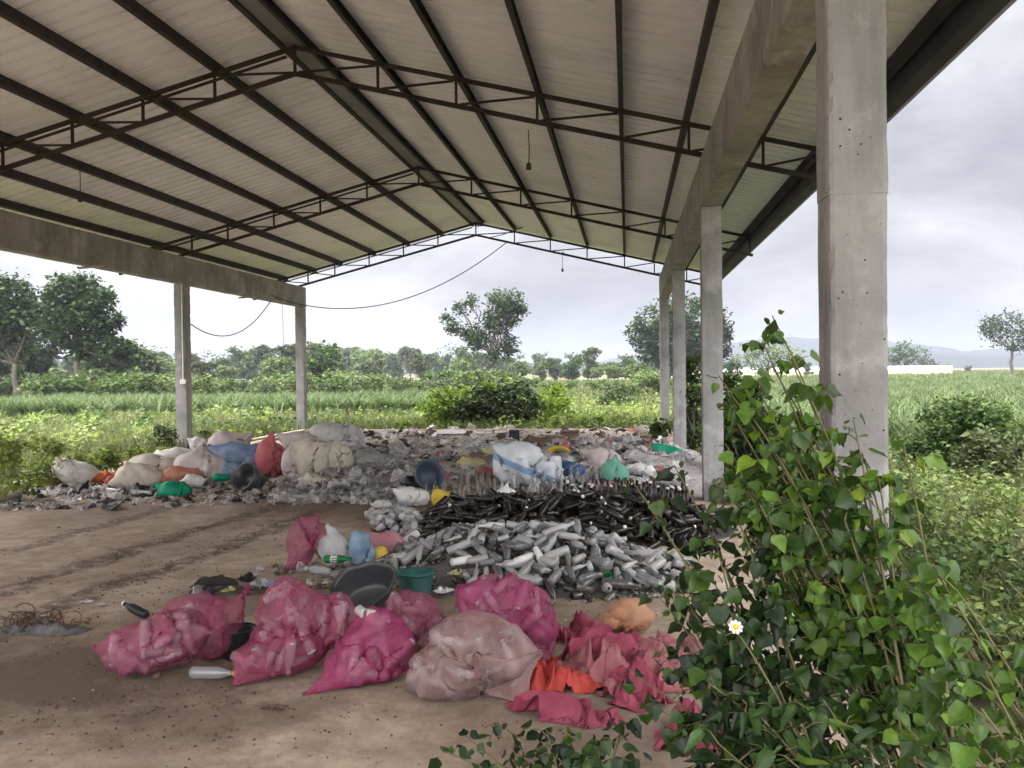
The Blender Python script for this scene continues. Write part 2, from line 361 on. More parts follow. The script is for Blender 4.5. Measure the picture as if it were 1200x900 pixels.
# trusses: sloping parallel chords with a post under every purlin
PX = [.16, 1.11, 2.13, 3.16, 4.2, 5.0, 5.9, 6.62]       # purlin distances from the ridge line
for i, y in enumerate(ROWS):
    yc = y+CW/2
    tr = link('truss', None, shed)
    D = .37; t_ = .05
    xe = 6.72
    for s in (1, -1):
        z = lambda d, off=0: ZA-SL*d-off
        MB().bar((XM-s*.03, yc, z(0)-.025), (XM+s*xe, yc, z(xe)-.025), t_, t_).build('top_chord', m_steel, tr)
        MB().bar((XM, yc, z(0, D)), (XM+s*xe, yc, z(xe, D)), t_, t_*1.1).build('bottom_chord', m_steel, tr)
        if s == -1: MB().bar((XM-.1, yc-.03, z(.1, .13)), (XM-6.4, yc-.03, z(6.4, .13)), .03, .03).build('mid_rail', m_steel, tr)
        ds = [0]+PX[1:5]+[5.02, 5.9, 6.66]
        if s == -1: ds = ds[1:]
        for d in ds: MB().bar((XM+s*d, yc, z(d, .05)), (XM+s*d, yc, z(d, D-.025)), .032, .032, (0, 1, 0)).build('post', m_steel, tr)
        dd = [0]+PX[1:5]+[5.02, 5.9, 6.66]
        for a, b in zip(dd[:-1], dd[1:]): MB().bar((XM+s*(a+.05), yc+.004, z(a+.05, D-.03)), (XM+s*(b-.03), yc+.004, z(b-.03, .06)), .026, .026).build('brace', m_steel, tr)
    for x0 in (XR+CW/2, XL-CW/2):
        MB().box(x0-.07, x0+.07, yc-.06, yc+.06, ZT-.01, roofz(x0)-D-.028).build('bearing_plate', m_steel, tr)
# purlins: channel sections running the length of the shed
PH = .125
for s in (1, -1):
    for d in PX:
        x = XM+s*d; z = roofz(x)+.003; ext = Y1-.12-.25*rng.random()
        w = .06; t_ = .004
        mb = MB(); yA, yB = Y0+.1, ext
        P_ = [(-w/2*s, 0), (w/2*s, 0), (w/2*s, .02), (w/2*s-.006*s, .02), (w/2*s-.006*s, .006), (-w/2*s+.006*s, .006), (-w/2*s+.006*s, PH-.006), (w/2*s-.006*s, PH-.006), (w/2*s-.006*s, PH-.02), (w/2*s, PH-.02), (w/2*s, PH), (-w/2*s, PH)]
        n = len(P_); V = [(x+a, yy, z+b-SL*s*a) for yy in (yA, yB) for a, b in P_]
        mb.add(V, [(j, (j+1) % n, n+(j+1) % n, n+j) for j in range(n)]+[tuple(range(n-1, -1, -1)), tuple(range(n, 2*n))])
        mb.build('purlin', m_purl, shed)
# corrugated sheets, ribs running down the slope
per = .225; ys = []; hs = []
y = Y0
while y < Y1:
    for a, h in ((0, 0), (.145, 0), (.152, .06), (.19, .06), (.197, 0)): ys.append(y+a); hs.append(h)
    y += per
ys = np.array(ys); hs = np.array(hs)
for s in (1, -1):
    V = []
    base = PH+.006
    for x in (XM+s*.02, XM+s*(XE-XM+.06)):
        for thick in (0, .004):
            V += [(x, a, roofz(x)+base+h+thick) for a, h in zip(ys, hs)]
    n = len(ys); F = []
    for q in range(n-1):
        F += [(q, q+1, 2*n+q+1, 2*n+q), (n+q, 3*n+q, 3*n+q+1, n+q+1), (2*n+q, 2*n+q+1, 3*n+q+1, 3*n+q)]
    link('roof_sheet', mesh('roof_sheet', V, F, m_roof), shed)
mb = MB()
zc = ZA+PH+.05
mb.add([(XM-.3, Y0, zc-.075), (XM, Y0, zc), (XM+.3, Y0, zc-.075), (XM+.3, Y1, zc-.075), (XM, Y1, zc), (XM-.3, Y1, zc-.075),
        (XM-.3, Y0, zc-.069), (XM, Y0, zc+.006), (XM+.3, Y0, zc-.069), (XM+.3, Y1, zc-.069), (XM, Y1, zc+.006), (XM-.3, Y1, zc-.069)],
       [(0, 1, 4, 5), (1, 2, 3, 4), (6, 11, 10, 7), (7, 10, 9, 8)])
mb.build('ridge_cap', m_roofd, shed)
mb = MB().box(XM-.125, XM+.125, Y0, Y1-.1, ZA-.005, ZA+.02); mb.build('ridge_plate', m_roofd, shed)
for s in (1, -1):
    xe = XM+s*(XE-XM)
    z = roofz(xe)
    mb = MB()
    prof = [(0, .13), (.03*s, .13), (.03*s, -.10), (.10*s, -.14), (.17*s, -.10), (.17*s, .10), (.185*s, .10), (.185*s, -.115), (.1*s, -.16), (.015*s, -.115), (0, -.1)]
    n = len(prof); V = [(xe+a-.1*s, yy, z+b) for yy in (Y0, Y1) for a, b in prof]
    mb.add(V, [(j, (j+1) % n, n+(j+1) % n, n+j) for j in range(n)]+[tuple(range(n)), tuple(range(n, 2*n))]); mb.build('gutter', m_fascia, shed)
# conduit and box on the left column of the third row
xc = XL+.012; yc = ROWS[2]-.012
MB().tube([(XL-.05, ROWS[2]-.018, ZT-.02), (XL-.05, ROWS[2]-.018, 1.5)], .014, 8).build('conduit', m_pipe, shed)
MB().box(XL-.11, XL+.01, ROWS[2]-.055, ROWS[2]-.004, 1.42, 1.52).build('switch_box', m_white, shed)
# stub bars poking out under the left beam
for yy in (14.0, 20.3):
    MB().tube([(XL-.3, yy, ZB-.03), (XL+.22, yy, ZB-.0)], .022, 6).build('tie_bar', m_conc, shed)

# hanging cables and lamp holders
def sag(a, b, s, n=20):
    a, b = np.array(a), np.array(b); return [a+(b-a)*q-np.array([0, 0, s*4*q*(1-q)]) for q in np.linspace(0, 1, n)]
w1 = MB().tube(sag((XL+.03, 21.5, 3.72), (XL+.03, 23.5, 3.62), .03, 6)+sag((XL+.03, 23.5, 3.62), (XM+.9, ROWS[3]+.12, ZA-.37-.225), .75, 24)[1:], .013, 5).build('power_cable', m_wire)
tag(w1, 'long black cable sagging from the far left beam end up to the far truss', 'cable')
w2 = MB().tube(sag((XL-.02, ROWS[2]+.28, 2.72), (XL-.02, 21.6, ZB), .55, 20), .012, 5).build('power_cable', m_wire)
tag(w2, 'short loop of cable hanging beside the second left column', 'cable')
w3 = MB().tube([(XL+.01, 22.3, ZB), (XL+.01, 22.32, 2.3)], .006, 4).build('dangling_wire', m_wire)
tag(w3, 'thin bare wire hanging straight down from the far left beam', 'wire')
w4 = MB().tube(sag((XM+.4, ROWS[3]-.1, ZA-.5), (XM+1.7, ROWS[3]+.1, ZA-.05), .05, 6), .012, 5).build('stay_rod', m_steel); tag(w4, 'thin slanting steel rod by the far roof end', 'rod')
def lamp_holder(px, y1, y2, Y, label):
    a = AtY(px, y1, Y); b = AtY(px, y2, Y)
    t = thing('lamp_holder', label, 'lamp holder', a)
    MB().tube([(0, 0, 0), (.01, 0, (b-a)[2]*.5), (0, 0, (b-a)[2]+.05)], .007, 5).build('flex', m_wire, t)
    MB().lathe([(.012, .08), (.03, .06), (.034, 0), (.03, -.01)], 10).build('socket', m_wire, t, loc=(0, 0, (b-a)[2]))
    MB().lathe([(.05, .03), (.05, 0)], 12).build('ceiling_rose', m_white, t)
lamp_holder(619, 152, 198, ROWS[1]+.13, 'lamp holder hanging on a wire from the near truss, right of centre')
lamp_holder(93, 186, 236, 12.6, 'lamp holder hanging on a wire from a left roof purlin')
lamp_holder(659, 297, 318, ROWS[3]+.12, 'lamp holder on a short wire under the far truss')

# ------------------------------------------------------------------ foliage
def leafmat(name, a, b, isl=.35, objr=None, tr=.35, rough=.55, spec=.3):
    return M(name, a, b, 1.2, rough, 0, spec=spec, transl=tr, island=isl, objr=objr)
LV = np.array([(-.0, 0, 0), (-.30, .28, .07), (0, .30, 0), (.30, .28, .07), (-.27, .65, .03), (0, .65, -.03), (.27, .65, .03), (0, 1, -.12)], float)
LF = np.array([(0, 2, 1, 1), (0, 3, 2, 2), (1, 2, 5, 4), (2, 3, 6, 5), (4, 5, 7, 7), (5, 6, 7, 7)])
LF3 = np.array([(0, 2, 1), (0, 3, 2), (1, 2, 5), (1, 5, 4), (2, 3, 6), (2, 6, 5), (4, 5, 7), (5, 6, 7)])
SV = np.array([(0, 0, 0), (-.32, .5, .08), (0, .5, -.03), (.32, .5, .08), (0, 1, -.1)], float)      # four-triangle leaf
SF3 = np.array([(0, 2, 1), (0, 3, 2), (1, 2, 4), (2, 3, 4)])
def rots(n, up=.5, r=rng):
    """n random frames; the leaf normal leans to +z by 'up'"""
    nz = r.normal(size=(n, 3)); nz[:, 2] = np.abs(nz[:, 2])*(1 if up > 0 else 1)+up*1.5; nz /= np.linalg.norm(nz, axis=1)[:, None]
    a = r.normal(size=(n, 3)); y = a-(a*nz).sum(1)[:, None]*nz; y /= np.linalg.norm(y, axis=1)[:, None]
    x = np.cross(y, nz); return np.stack([x, y, nz], 2)
def frames(Y, Nrm):
    y = Y/np.linalg.norm(Y, axis=1)[:, None]; z = Nrm-(Nrm*y).sum(1)[:, None]*y; z /= np.linalg.norm(z, axis=1)[:, None]+1e-9
    return np.stack([np.cross(y, z), y, z], 2)
def scatter(tv, tf, pos, rot, sc):
    n = len(pos); k = len(tv); sc = np.broadcast_to(np.asarray(sc, float), (n,)) if np.ndim(sc) < 2 else sc
    v = tv[None]*(sc[:, None, None] if np.ndim(sc) == 1 else sc[:, None, :])
    V = np.einsum('nij,nkj->nki', rot, v)+pos[:, None, :]
    Fx = (np.arange(n)*k)[:, None, None]+tf[None]
    return V.reshape(-1, 3), Fx.reshape(-1, tf.shape[1])
def crown_points(lobes, n, per=14, r=rng, shell=.55, spread=.16):
    lobes = np.array(lobes, float); w = lobes[:, 3]*lobes[:, 4]; w /= w.sum()
    nc = max(1, n//per); li = r.choice(len(lobes), nc, p=w); d = r.normal(size=(nc, 3)); d /= np.linalg.norm(d, axis=1)[:, None]
    u = shell+(1-shell)*r.random(nc)**.5
    rad = np.stack([lobes[li, 3], lobes[li, 3], lobes[li, 4]], 1)
    cc = lobes[li, :3]+d*rad*u[:, None]
    pos = np.repeat(cc, per, 0); s = np.repeat(lobes[li, 3], per)*spread
    return pos+r.normal(size=pos.shape)*s[:, None], np.repeat(d, per, 0)
def crown_mesh(name, lobes, n, size, m, per=14, shell=.55, spread=.16, up=.4):
    pos, d = crown_points(lobes, n, per, rng, shell, spread); k = len(pos)
    V, F = scatter(SV, SF3, pos, rots(k, up), size*(.6+.8*rng.random(k)))
    return mesh(name, V, F, m)
m_stem = M('green_stem', (.10, .10, .04), (.17, .15, .075), 20, .7)
m_bark = M('bark', (.07, .06, .05), (.13, .115, .095), 6, .9, .5)
def limb(mb, a, b, r0, r1, wob=.1, n=6):
    a, b = np.array(a, float), np.array(b, float); L = np.linalg.norm(b-a)
    pts = [a+(b-a)*q+(rng.normal(size=3)*wob*L*math.sin(math.pi*q) if 0 < q < 1 else 0) for q in np.linspace(0, 1, n)]
    mb.tube(pts, [r0+(r1-r0)*q for q in np.linspace(0, 1, n)], 6); return pts
def tree(kind, label, loc, lobes, n, size, m, trunk_r, fork=.35, cat='tree', group=None, rz=0, per=14, shell=.55, spread=.16, lean=(0, 0)):
    t = thing(kind, label, cat, loc, rz, group)
    mb = MB(); L = np.array(lobes, float); top = L[:, 2].max(); f = np.array([lean[0], lean[1], top*fork])
    limb(mb, (0, 0, -.4), f, trunk_r, trunk_r*.7, .03)
    for l in L:
        limb(mb, f, (l[0], l[1], l[2]-l[4]*.2), trunk_r*.5, trunk_r*.12, .07)
        for _ in range(2):
            e = l[:3]+rng.normal(size=3)*l[3]*.45; limb(mb, (l[:3]+f)/2+(l[:3]-f)*.2, e, trunk_r*.22, trunk_r*.06, .06, 4)
    mb.build('trunk', m_bark, t, True)
    link('crown', crown_mesh('crown', lobes, n, size, m, per, shell, spread), t)
    return t
g_dark = leafmat('leaf_dark', (.022, .042, .014), (.045, .075, .024), .4)
g_mid = leafmat('leaf_mid', (.045, .085, .022), (.085, .135, .035), .4, .25)
g_pale = leafmat('leaf_pale', (.13, .185, .05), (.19, .25, .08), .35, .2)
g_lime = leafmat('leaf_lime', (.14, .23, .02), (.22, .32, .04), .35)
g_lime2 = leafmat('leaf_fresh', (.17, .24, .05), (.25, .32, .09), .3, tr=.5)
g_pale2 = leafmat('leaf_hazel', (.09, .135, .04), (.13, .18, .06), .35, .2)
g_oliv = leafmat('leaf_olive', (.06, .085, .035), (.10, .13, .05), .4, .25)
def place(px, D):
    p = AtD(px, 440, D); return (p[0], p[1], -.15)
def H(px, py, D): return AtD(px, py, D)[2]

def lobeset(w, h, n, base=.35, seed=0, flat=.75):
    r = np.random.default_rng(seed); out = []
    for _ in range(n):
        a = r.random()*6.283; q = r.random()**.6
        z = h*(base+(1-base)*r.random()); rr = w*(.26+.16*r.random())*(1-.4*abs((z/h-.6)))
        out.append((q*w*.62*math.cos(a), q*w*.62*math.sin(a), min(z, h-rr*flat), rr, rr*flat))
    return out
# --- single trees one can tell apart
D = 62; h = H(60, 333, D)
tree('broadleaf_tree', 'tall spreading dark tree left of the first left column', place(92, D),
     [(-.9, 0, 7.1, 1.3, 1.0), (.1, .3, 7.5, 1.2, .9), (1.3, 0, 6.6, 1.1, .9), (.4, -.3, 5.8, 1.3, .9), (-1.3, .2, 5.6, 1.0, .8), (2.1, .2, 5.3, .8, .6), (1.4, 0, 4.2, .9, .6), (-.6, 0, 4.3, .9, .6), (.3, .3, 3.4, .7, .5), (2.9, 0, 3.6, .8, .55), (3.6, .2, 3.2, .7, .5)], 7500, .34, g_dark, .2, .42, per=16, spread=.2)
tree('broadleaf_tree', 'large dark tree cut off by the left edge of the photo', place(18, 66),
     [(-2.6, 0, 7.6, 1.6, 1.2), (-.5, .4, 7.3, 1.4, 1.1), (-3.4, .2, 5.9, 1.6, 1.1), (-1.2, 0, 5.9, 1.5, 1.), (.8, .2, 5.9, 1.2, .9), (-2.2, 0, 4.4, 1.5, .9), (-.3, .3, 4.2, 1.2, .8), (-4.4, 0, 4.4, 1.3, .8)], 8500, .36, g_dark, .22, .35, per=16, spread=.2)
for px, D_, w_, m_, lab in ((48, 78, 3.4, g_dark, 'broad dark tree between the two big trees at the far left'), (128, 84, 3.0, g_mid, 'lower rounded tree right of the tall spreading left tree'), (-20, 72, 3.8, g_mid, 'shadowy wide tree at the very left edge behind the big one'), (160, 90, 2.6, g_oliv, 'small olive tree left of the first left column, beside the rounded one')):
    hh = H(px, {48: 352, 128: 402, -20: 360, 160: 412}[px], D_)+.15
    tree('broadleaf_tree', lab, place(px, D_), lobeset(w_, hh, 14, .22, 300+abs(px)), 4200, .36, m_, .18, .3)
D = 80
k = D/F_PX
def px2(px, py, D, px0): return ((px-px0)*k, H(px, py, D)+.15)
lob = []
for px, py, rp in ((552, 352, 11), (541, 362, 10), (524, 373, 10), (533, 382, 10), (543, 390, 9), (556, 388, 13), (560, 400, 12), (585, 352, 14), (602, 356, 15), (612, 362, 10), (590, 366, 14), (578, 372, 12), (600, 374, 12), (570, 395, 10), (588, 384, 13), (596, 396, 11), (590, 408, 13), (580, 418, 11), (598, 410, 9), (578, 350, 8), (572, 380, 8)):
    x, z = px2(px, py, D, 578); lob.append((x, rng.normal()*.5, z, rp*k*.85, rp*k*.7))
tree('broadleaf_tree', 'lone slender tree with an open gappy crown standing behind the middle bush', place(578, D), lob, 5200, .32, g_dark, .2, .38, per=12, spread=.3, shell=.3)
lob = []
k = 95/F_PX
for px, py, rp in ((770, 378, 22), (795, 368, 24), (820, 372, 24), (838, 388, 18), (752, 392, 18), (775, 398, 24), (800, 395, 28), (826, 402, 22), (765, 412, 16), (780, 420, 18), (812, 416, 18), (840, 408, 14), (790, 430, 13)):
    x = (px-792)*k; z = H(px, py, 95)+.15; lob.append((x, rng.normal()*1.2, z, rp*k, rp*k*.85))
tree('mango_tree', 'big rounded dense dark tree standing behind the far right columns', place(792, 95), lob, 11000, .42, g_dark, .35, .3, per=16, shell=.6)
k = 120/F_PX; lob = []
for px, py, rp in ((1168, 380, 12), (1185, 378, 13), (1202, 380, 14), (1176, 392, 12), (1192, 394, 13), (1210, 392, 14), (1165, 390, 8), (1185, 402, 10), (1203, 404, 9)):
    lob.append(((px-1186)*k, rng.normal(), H(px, py, 120)+.15, rp*k, rp*k*.7))
tree('broadleaf_tree', 'lone dark tree at the right edge rising over the field against the hills', place(1186, 120), lob, 2200, .36, g_dark, .22, .5, per=12, spread=.25)
k = 190/F_PX; lob = []
for px, py, rp in ((1050, 416, 11), (1062, 411, 12), (1076, 417, 12), (1060, 424, 12), (1044, 424, 9), (1085, 424, 9)):
    lob.append(((px-1062)*k, rng.normal(), H(px, py, 190)+.15, rp*k, rp*k*.85))
tree('broadleaf_tree', 'grey green round tree behind the long low white roof right of the near column', place(1062, 190), lob, 1800, .5, g_mid, .3, .3)
k = 130/F_PX; lob = []
for px, py, rp in ((880, 412, 12), (898, 404, 14), (914, 408, 13), (930, 416, 11), (890, 424, 14), (912, 424, 15), (870, 424, 10)):
    lob.append(((px-900)*k, rng.normal(), H(px, py, 130)+.15, rp*k, rp*k*.9))
tree('broadleaf_tree', 'pale yellow green tree just left of the near concrete column', place(900, 130), lob, 2400, .36, g_pale, .25, .3)
k = 120/F_PX
tree('broadleaf_tree', 'small round dark tree right of the second right column', place(858, 120), [((px-858)*k, 0, H(px, py, 120)+.15, rp*k, rp*k) for px, py, rp in ((853, 434, 8), (863, 433, 8), (858, 428, 7))], 900, .34, g_dark, .15, .3)

# --- the treeline: prototypes copied with their own size and turn
protos = []
for q, (nm, w, hh, nl, m_, cat, words_) in enumerate((('broadleaf_tree', 3.2, 6, 12, g_mid, 'tree', 'mid green rounded tree'), ('broadleaf_tree', 3.0, 6.5, 11, g_oliv, 'tree', 'dull olive tree'),
        ('broadleaf_tree', 3.4, 5.5, 12, g_pale2, 'tree', 'pale green bushy tree'), ('broadleaf_tree', 2.6, 7, 9, g_oliv, 'tree', 'taller loose crowned olive tree'))):
    t = tree(nm, words_, (0, 0, -.1), lobeset(w, hh, nl+3, .2, 40+q), 2800, .46, m_, .16, .3)
    protos.append([t, w, hh, words_, False])
def section(px):
    return 'left of the first left column' if px < 205 else 'between the two left columns' if px < 350 else 'between far left column and middle tree' if px < 560 else 'between middle tree and far right column' if px < 775 else 'seen past the right columns'
rowdef = []
px = -75
while px < 800:
    rowdef.append((px+rng.normal()*5, 140+rng.random()*80, 412+rng.normal()*6+(7 if px > 560 else 0))); px += 15
for a in ((240, 105, 424), (262, 110, 430), (325, 108, 420), (378, 85, 401), (340, 120, 404), (395, 110, 425), (432, 110, 425), (440, 120, 422), (495, 120, 414), (540, 115, 424), (610, 120, 424), (635, 118, 428), (672, 125, 414), (650, 130, 420), (700, 135, 431), (720, 120, 429), (745, 110, 427), (160, 100, 428), (185, 110, 420), (10, 110, 425), (130, 95, 432), (845, 180, 428), (945, 170, 425), (1110, 230, 427), (1135, 240, 428)): rowdef.append(a)
for q, (px, D, top) in enumerate(rowdef):
    pr = protos[(0, 1, 2, 3, 1, 0, 2, 1)[int(rng.integers(8))]]
    if q % 9 == 4: pr = protos[3]
    hh = H(px, top, D)+.15; s = hh/pr[2]; label = f'{pr[3]} {section(px)}'; grp = f'{pr[3]}s {section(px)}'
    loc = place(px, D); sc = (s*(.95+.4*rng.random()), s*(.95+.4*rng.random()), s)
    if not pr[4]:
        pr[4] = True; o = pr[0]; o.location = loc; o.scale = sc; o.rotation_euler = (0, 0, rng.random()*6); tag(o, label, 'tree', grp)
    else: dup(pr[0], loc, (0, 0, rng.random()*6.28), sc, label, 'tree', grp)

# the far wood behind the treeline reads as one mass
lob = []
for px in np.arange(-120, 830, 7):
    D = 235+60*rng.random(); c = AtD(px, 440, D); top = H(px, 417+4*math.sin(px*.021)+rng.normal()*2.5+(5 if px > 600 else 0), D)+.15; rr = top*.42
    lob += [(c[0], c[1], top-rr, rr*1.1, rr), (c[0]+rng.normal()*2, c[1]-3, top*.35, rr*1.2, top*.35)]
m_wood = leafmat('wood_leaf', (.04, .065, .025), (.075, .11, .04), .45)
stuff(link('far_woodland', crown_mesh('far_woodland', lob, 16000, .75, m_wood, 16, .6, .25)))
lob = []
for px in np.arange(-120, 790, 9):
    D = 95+40*rng.random(); c = AtD(px, 440, D); top = H(px, 449+rng.normal()*3, D)+.15; lob.append((c[0], c[1], top*.45, top*.8, top*.55))
stuff(link('bushy_undergrowth', crown_mesh('bushy_undergrowth', lob, 9000, .36, g_mid, 14, .5, .25)))
# --- shrubs in front of the treeline
def shrub(label, loc, w, h, n, size, m, nl=9, seed=0, kind='shrub', group=None, per=12, spread=.22, shell=.5, stem_r=.03):
    t = thing(kind, label, 'shrub', loc, 0, group)
    lobes = lobeset(w, h, nl, .18, seed, .8)
    mb = MB()
    for l in lobes: limb(mb, (l[0]*.15, l[1]*.15, -.1), l[:3], stem_r, stem_r*.3, .06, 5)
    mb.build('stem', m_bark if stem_r > .02 else m_stem, t)
    link('foliage', crown_mesh('foliage', lobes, n, size, m, per, shell, spread), t)
    return t
sh = [shrub('light green shrub', (0, 0, 0), 1.8, 2.2, 900, .26, g_pale2, seed=61), shrub('mid green shrub', (0, 0, 0), 1.8, 2., 800, .26, g_mid, seed=62), shrub('olive shrub', (0, 0, 0), 1.7, 2.4, 800, .24, g_oliv, seed=63)]
used = set()
lst = [(px+rng.normal()*5, 52+rng.random()*22, 447+rng.normal()*6) for px in np.arange(-40, 780, 13)]
lst += [(715, 50, 448), (730, 46, 452), (700, 60, 452), (650, 66, 448), (185, 60, 446), (150, 62, 452), (40, 55, 462), (120, 55, 452), (300, 62, 452), (440, 80, 446), (1125, 24, 470)]
for q, (px, D, top) in enumerate(lst):
    b = int(rng.choice(3, p=[.25, .45, .3])); pr = sh[b]; hh = H(px, top, D)+.15; s = hh/2.0; nm = ('light green', 'mid green', 'olive')[b]
    label = f'{nm} shrub {section(px)}'; grp = f'{nm} shrubs {section(px)}'; sc = (s*(1+.5*rng.random()), s*(1+.4*rng.random()), s)
    if b not in used:
        used.add(b); pr.location = place(px, D); pr.scale = sc; tag(pr, label, 'shrub', grp)
    else: dup(pr, place(px, D), (0, 0, rng.random()*6.28), sc, label, 'shrub', grp)

# --- the bush at the far end of the slab
def gz0(px, D): p = AtD(px, 440, D); return (p[0], p[1], -.15)
def lobes_px(lst, D, px0):
    k = D/F_PX; return [((px-px0)*k, rng.normal()*.25, H(px, py, D)+.15, rp*k, rp*k*.85) for px, py, rp in lst]
def shrub_px(label, px0, D, lst, n, size, m, **kw):
    t = thing(kw.pop('kind', 'shrub'), label, 'shrub', gz0(px0, D), 0); L = lobes_px(lst, D, px0); mb = MB()
    for l in L: limb(mb, (l[0]*.3, l[1]*.3, -.1), l[:3], .025, .006, .06, 5)
    mb.build('stem', m_bark, t); link('foliage', crown_mesh('foliage', L, n, size, m, kw.get('per', 12), kw.get('shell', .5), kw.get('spread', .22)), t); return t
shrub_px('dense dark leafy bush in the middle, at the far edge of the slab', 588, 26, [(560, 472, 20), (585, 466, 20), (607, 470, 20), (622, 482, 14), (545, 486, 16), (570, 488, 22), (595, 488, 22), (615, 494, 14), (556, 496, 14)], 4200, .15, g_dark, shell=.7)
shrub_px('bright yellow green bush left of the dark middle bush', 520, 26.5, [(510, 468, 11), (522, 464, 12), (538, 462, 12), (510, 480, 14), (528, 480, 15), (505, 490, 12), (524, 492, 13), (545, 470, 10), (575, 454, 9), (595, 452, 9)], 2000, .13, g_lime)
shrub_px('loose light green bush right of the dark middle bush', 650, 27, [(635, 470, 10), (650, 462, 9), (648, 478, 10), (660, 472, 8), (640, 488, 9)], 900, .13, g_lime, spread=.35)
shrub_px('low bright green weeds along the far slab edge right of the bush', 690, 25.5, [(650, 495, 8), (668, 494, 8), (684, 496, 7), (702, 494, 7), (720, 496, 7), (740, 496, 6)], 1500, .11, g_lime)
shrub_px('low leafy weeds along the far slab edge left of the bush', 470, 25.5, [(440, 500, 4), (458, 499, 4), (475, 499, 5), (492, 498, 6)], 700, .1, g_lime)
shrub_px('small grey green bush in the grass left of the far right column', 715, 40, [(708, 462, 10), (720, 458, 12), (728, 466, 11), (715, 472, 12), (738, 472, 6)], 1100, .16, g_oliv)
shrub_px('small leafy shrub at the foot of the far right columns', 775, 19.5, [(770, 503, 8), (779, 500, 9), (772, 513, 9)], 700, .09, g_mid)
shrub_px('tangled vine covered bush between the third and second right columns', 812, 17.5, [(808, 440, 13), (812, 465, 13), (810, 490, 14), (815, 515, 12), (812, 425, 8)], 1600, .1, g_mid)
shrub_px('tall dark vine covered bush just right of the second right column', 866, 12.5, [(858, 470, 18), (875, 462, 16), (866, 495, 22), (888, 500, 22), (858, 525, 18), (880, 535, 22), (905, 520, 18), (852, 445, 8)], 4200, .085, g_mid, spread=.26)
shrub_px('pale weedy plants in the sun between the second column and the near column', 900, 10.2, [(868, 580, 20), (890, 570, 22), (915, 575, 24), (930, 555, 20), (875, 610, 20), (905, 615, 22), (935, 600, 20)], 2400, .06, g_pale, spread=.3)
shrub_px('dark green rounded bush at the edge of the right hand field', 1122, 15.5, [(1118, 482, 16), (1135, 490, 18), (1105, 492, 16), (1120, 506, 20), (1140, 510, 16), (1100, 510, 16), (1090, 524, 14)], 3200, .1, g_mid, spread=.26)
shrub_px('low dark scrub right of the rounded field bush', 1175, 13.5, [(1165, 522, 13), (1180, 526, 13), (1192, 520, 13), (1150, 535, 12), (1172, 540, 12)], 1800, .085, g_oliv, spread=.3)
shrub_px('low tangled weeds at the right edge below the field bush', 1160, 8.2, [(1100, 600, 22), (1130, 620, 24), (1165, 630, 24), (1190, 600, 22), (1080, 640, 22), (1120, 660, 22), (1180, 665, 22)], 3000, .055, g_pale, spread=.34)
for q, (px, D, top, m_, w_) in enumerate(((20, 13.2, 512, g_lime2, 'thin stemmed weed'), (55, 13.8, 516, g_lime2, 'bushy pale weed'), (92, 14.5, 522, g_lime2, 'bright green weed'), (128, 15.5, 518, g_lime2, 'bright leafy weed'), (160, 16.2, 524, g_lime2, 'low bright weed'), (185, 17, 528, g_lime, 'small bright weed'), (-15, 12.6, 505, g_lime2, 'tall pale weed'), (238, 21, 505, g_oliv, 'dry stemmed weed'), (190, 19, 500, g_oliv, 'olive weed'))):
    hh = H(px, top, D)+.15
    t = shrub(f'{w_} at the left slab edge, number of its kind apart in the grass', gz0(px, D), hh*.5, hh, 700, .075, m_, 8, 80+q, kind='weed', spread=.45, shell=.15, stem_r=.008)
    t['category'] = 'weed'
    t['label'] = ('thin stemmed weed rising beyond the slab edge at the far left', 'bushy pale weed behind the timber at the left slab edge', 'bright green weed behind the two round white sacks', 'bright leafy weed above the green and orange rags', 'low bright weed behind the big beige sacks', 'small bright weed left of the second left column', 'tall pale weed cut off by the left edge', 'dry stemmed weed right of the second left column', 'olive weed standing left behind the second left column')[q]

# --- haze: one closed box of thin air round everything
hm, ht, ho = shader('haze_air'); hv = N(ht, 'ShaderNodeVolumePrincipled'); hv.inputs['Color'].default_value = (.33, .36, .43, 1); hv.inputs['Density'].default_value = .0007; hv.inputs['Anisotropy'].default_value = 0
ht.links.new(hv.outputs[0], ho.inputs['Volume']); stuff(MB().box(-1700, 1700, -700, 1700, -6, 58).build('haze', hm))

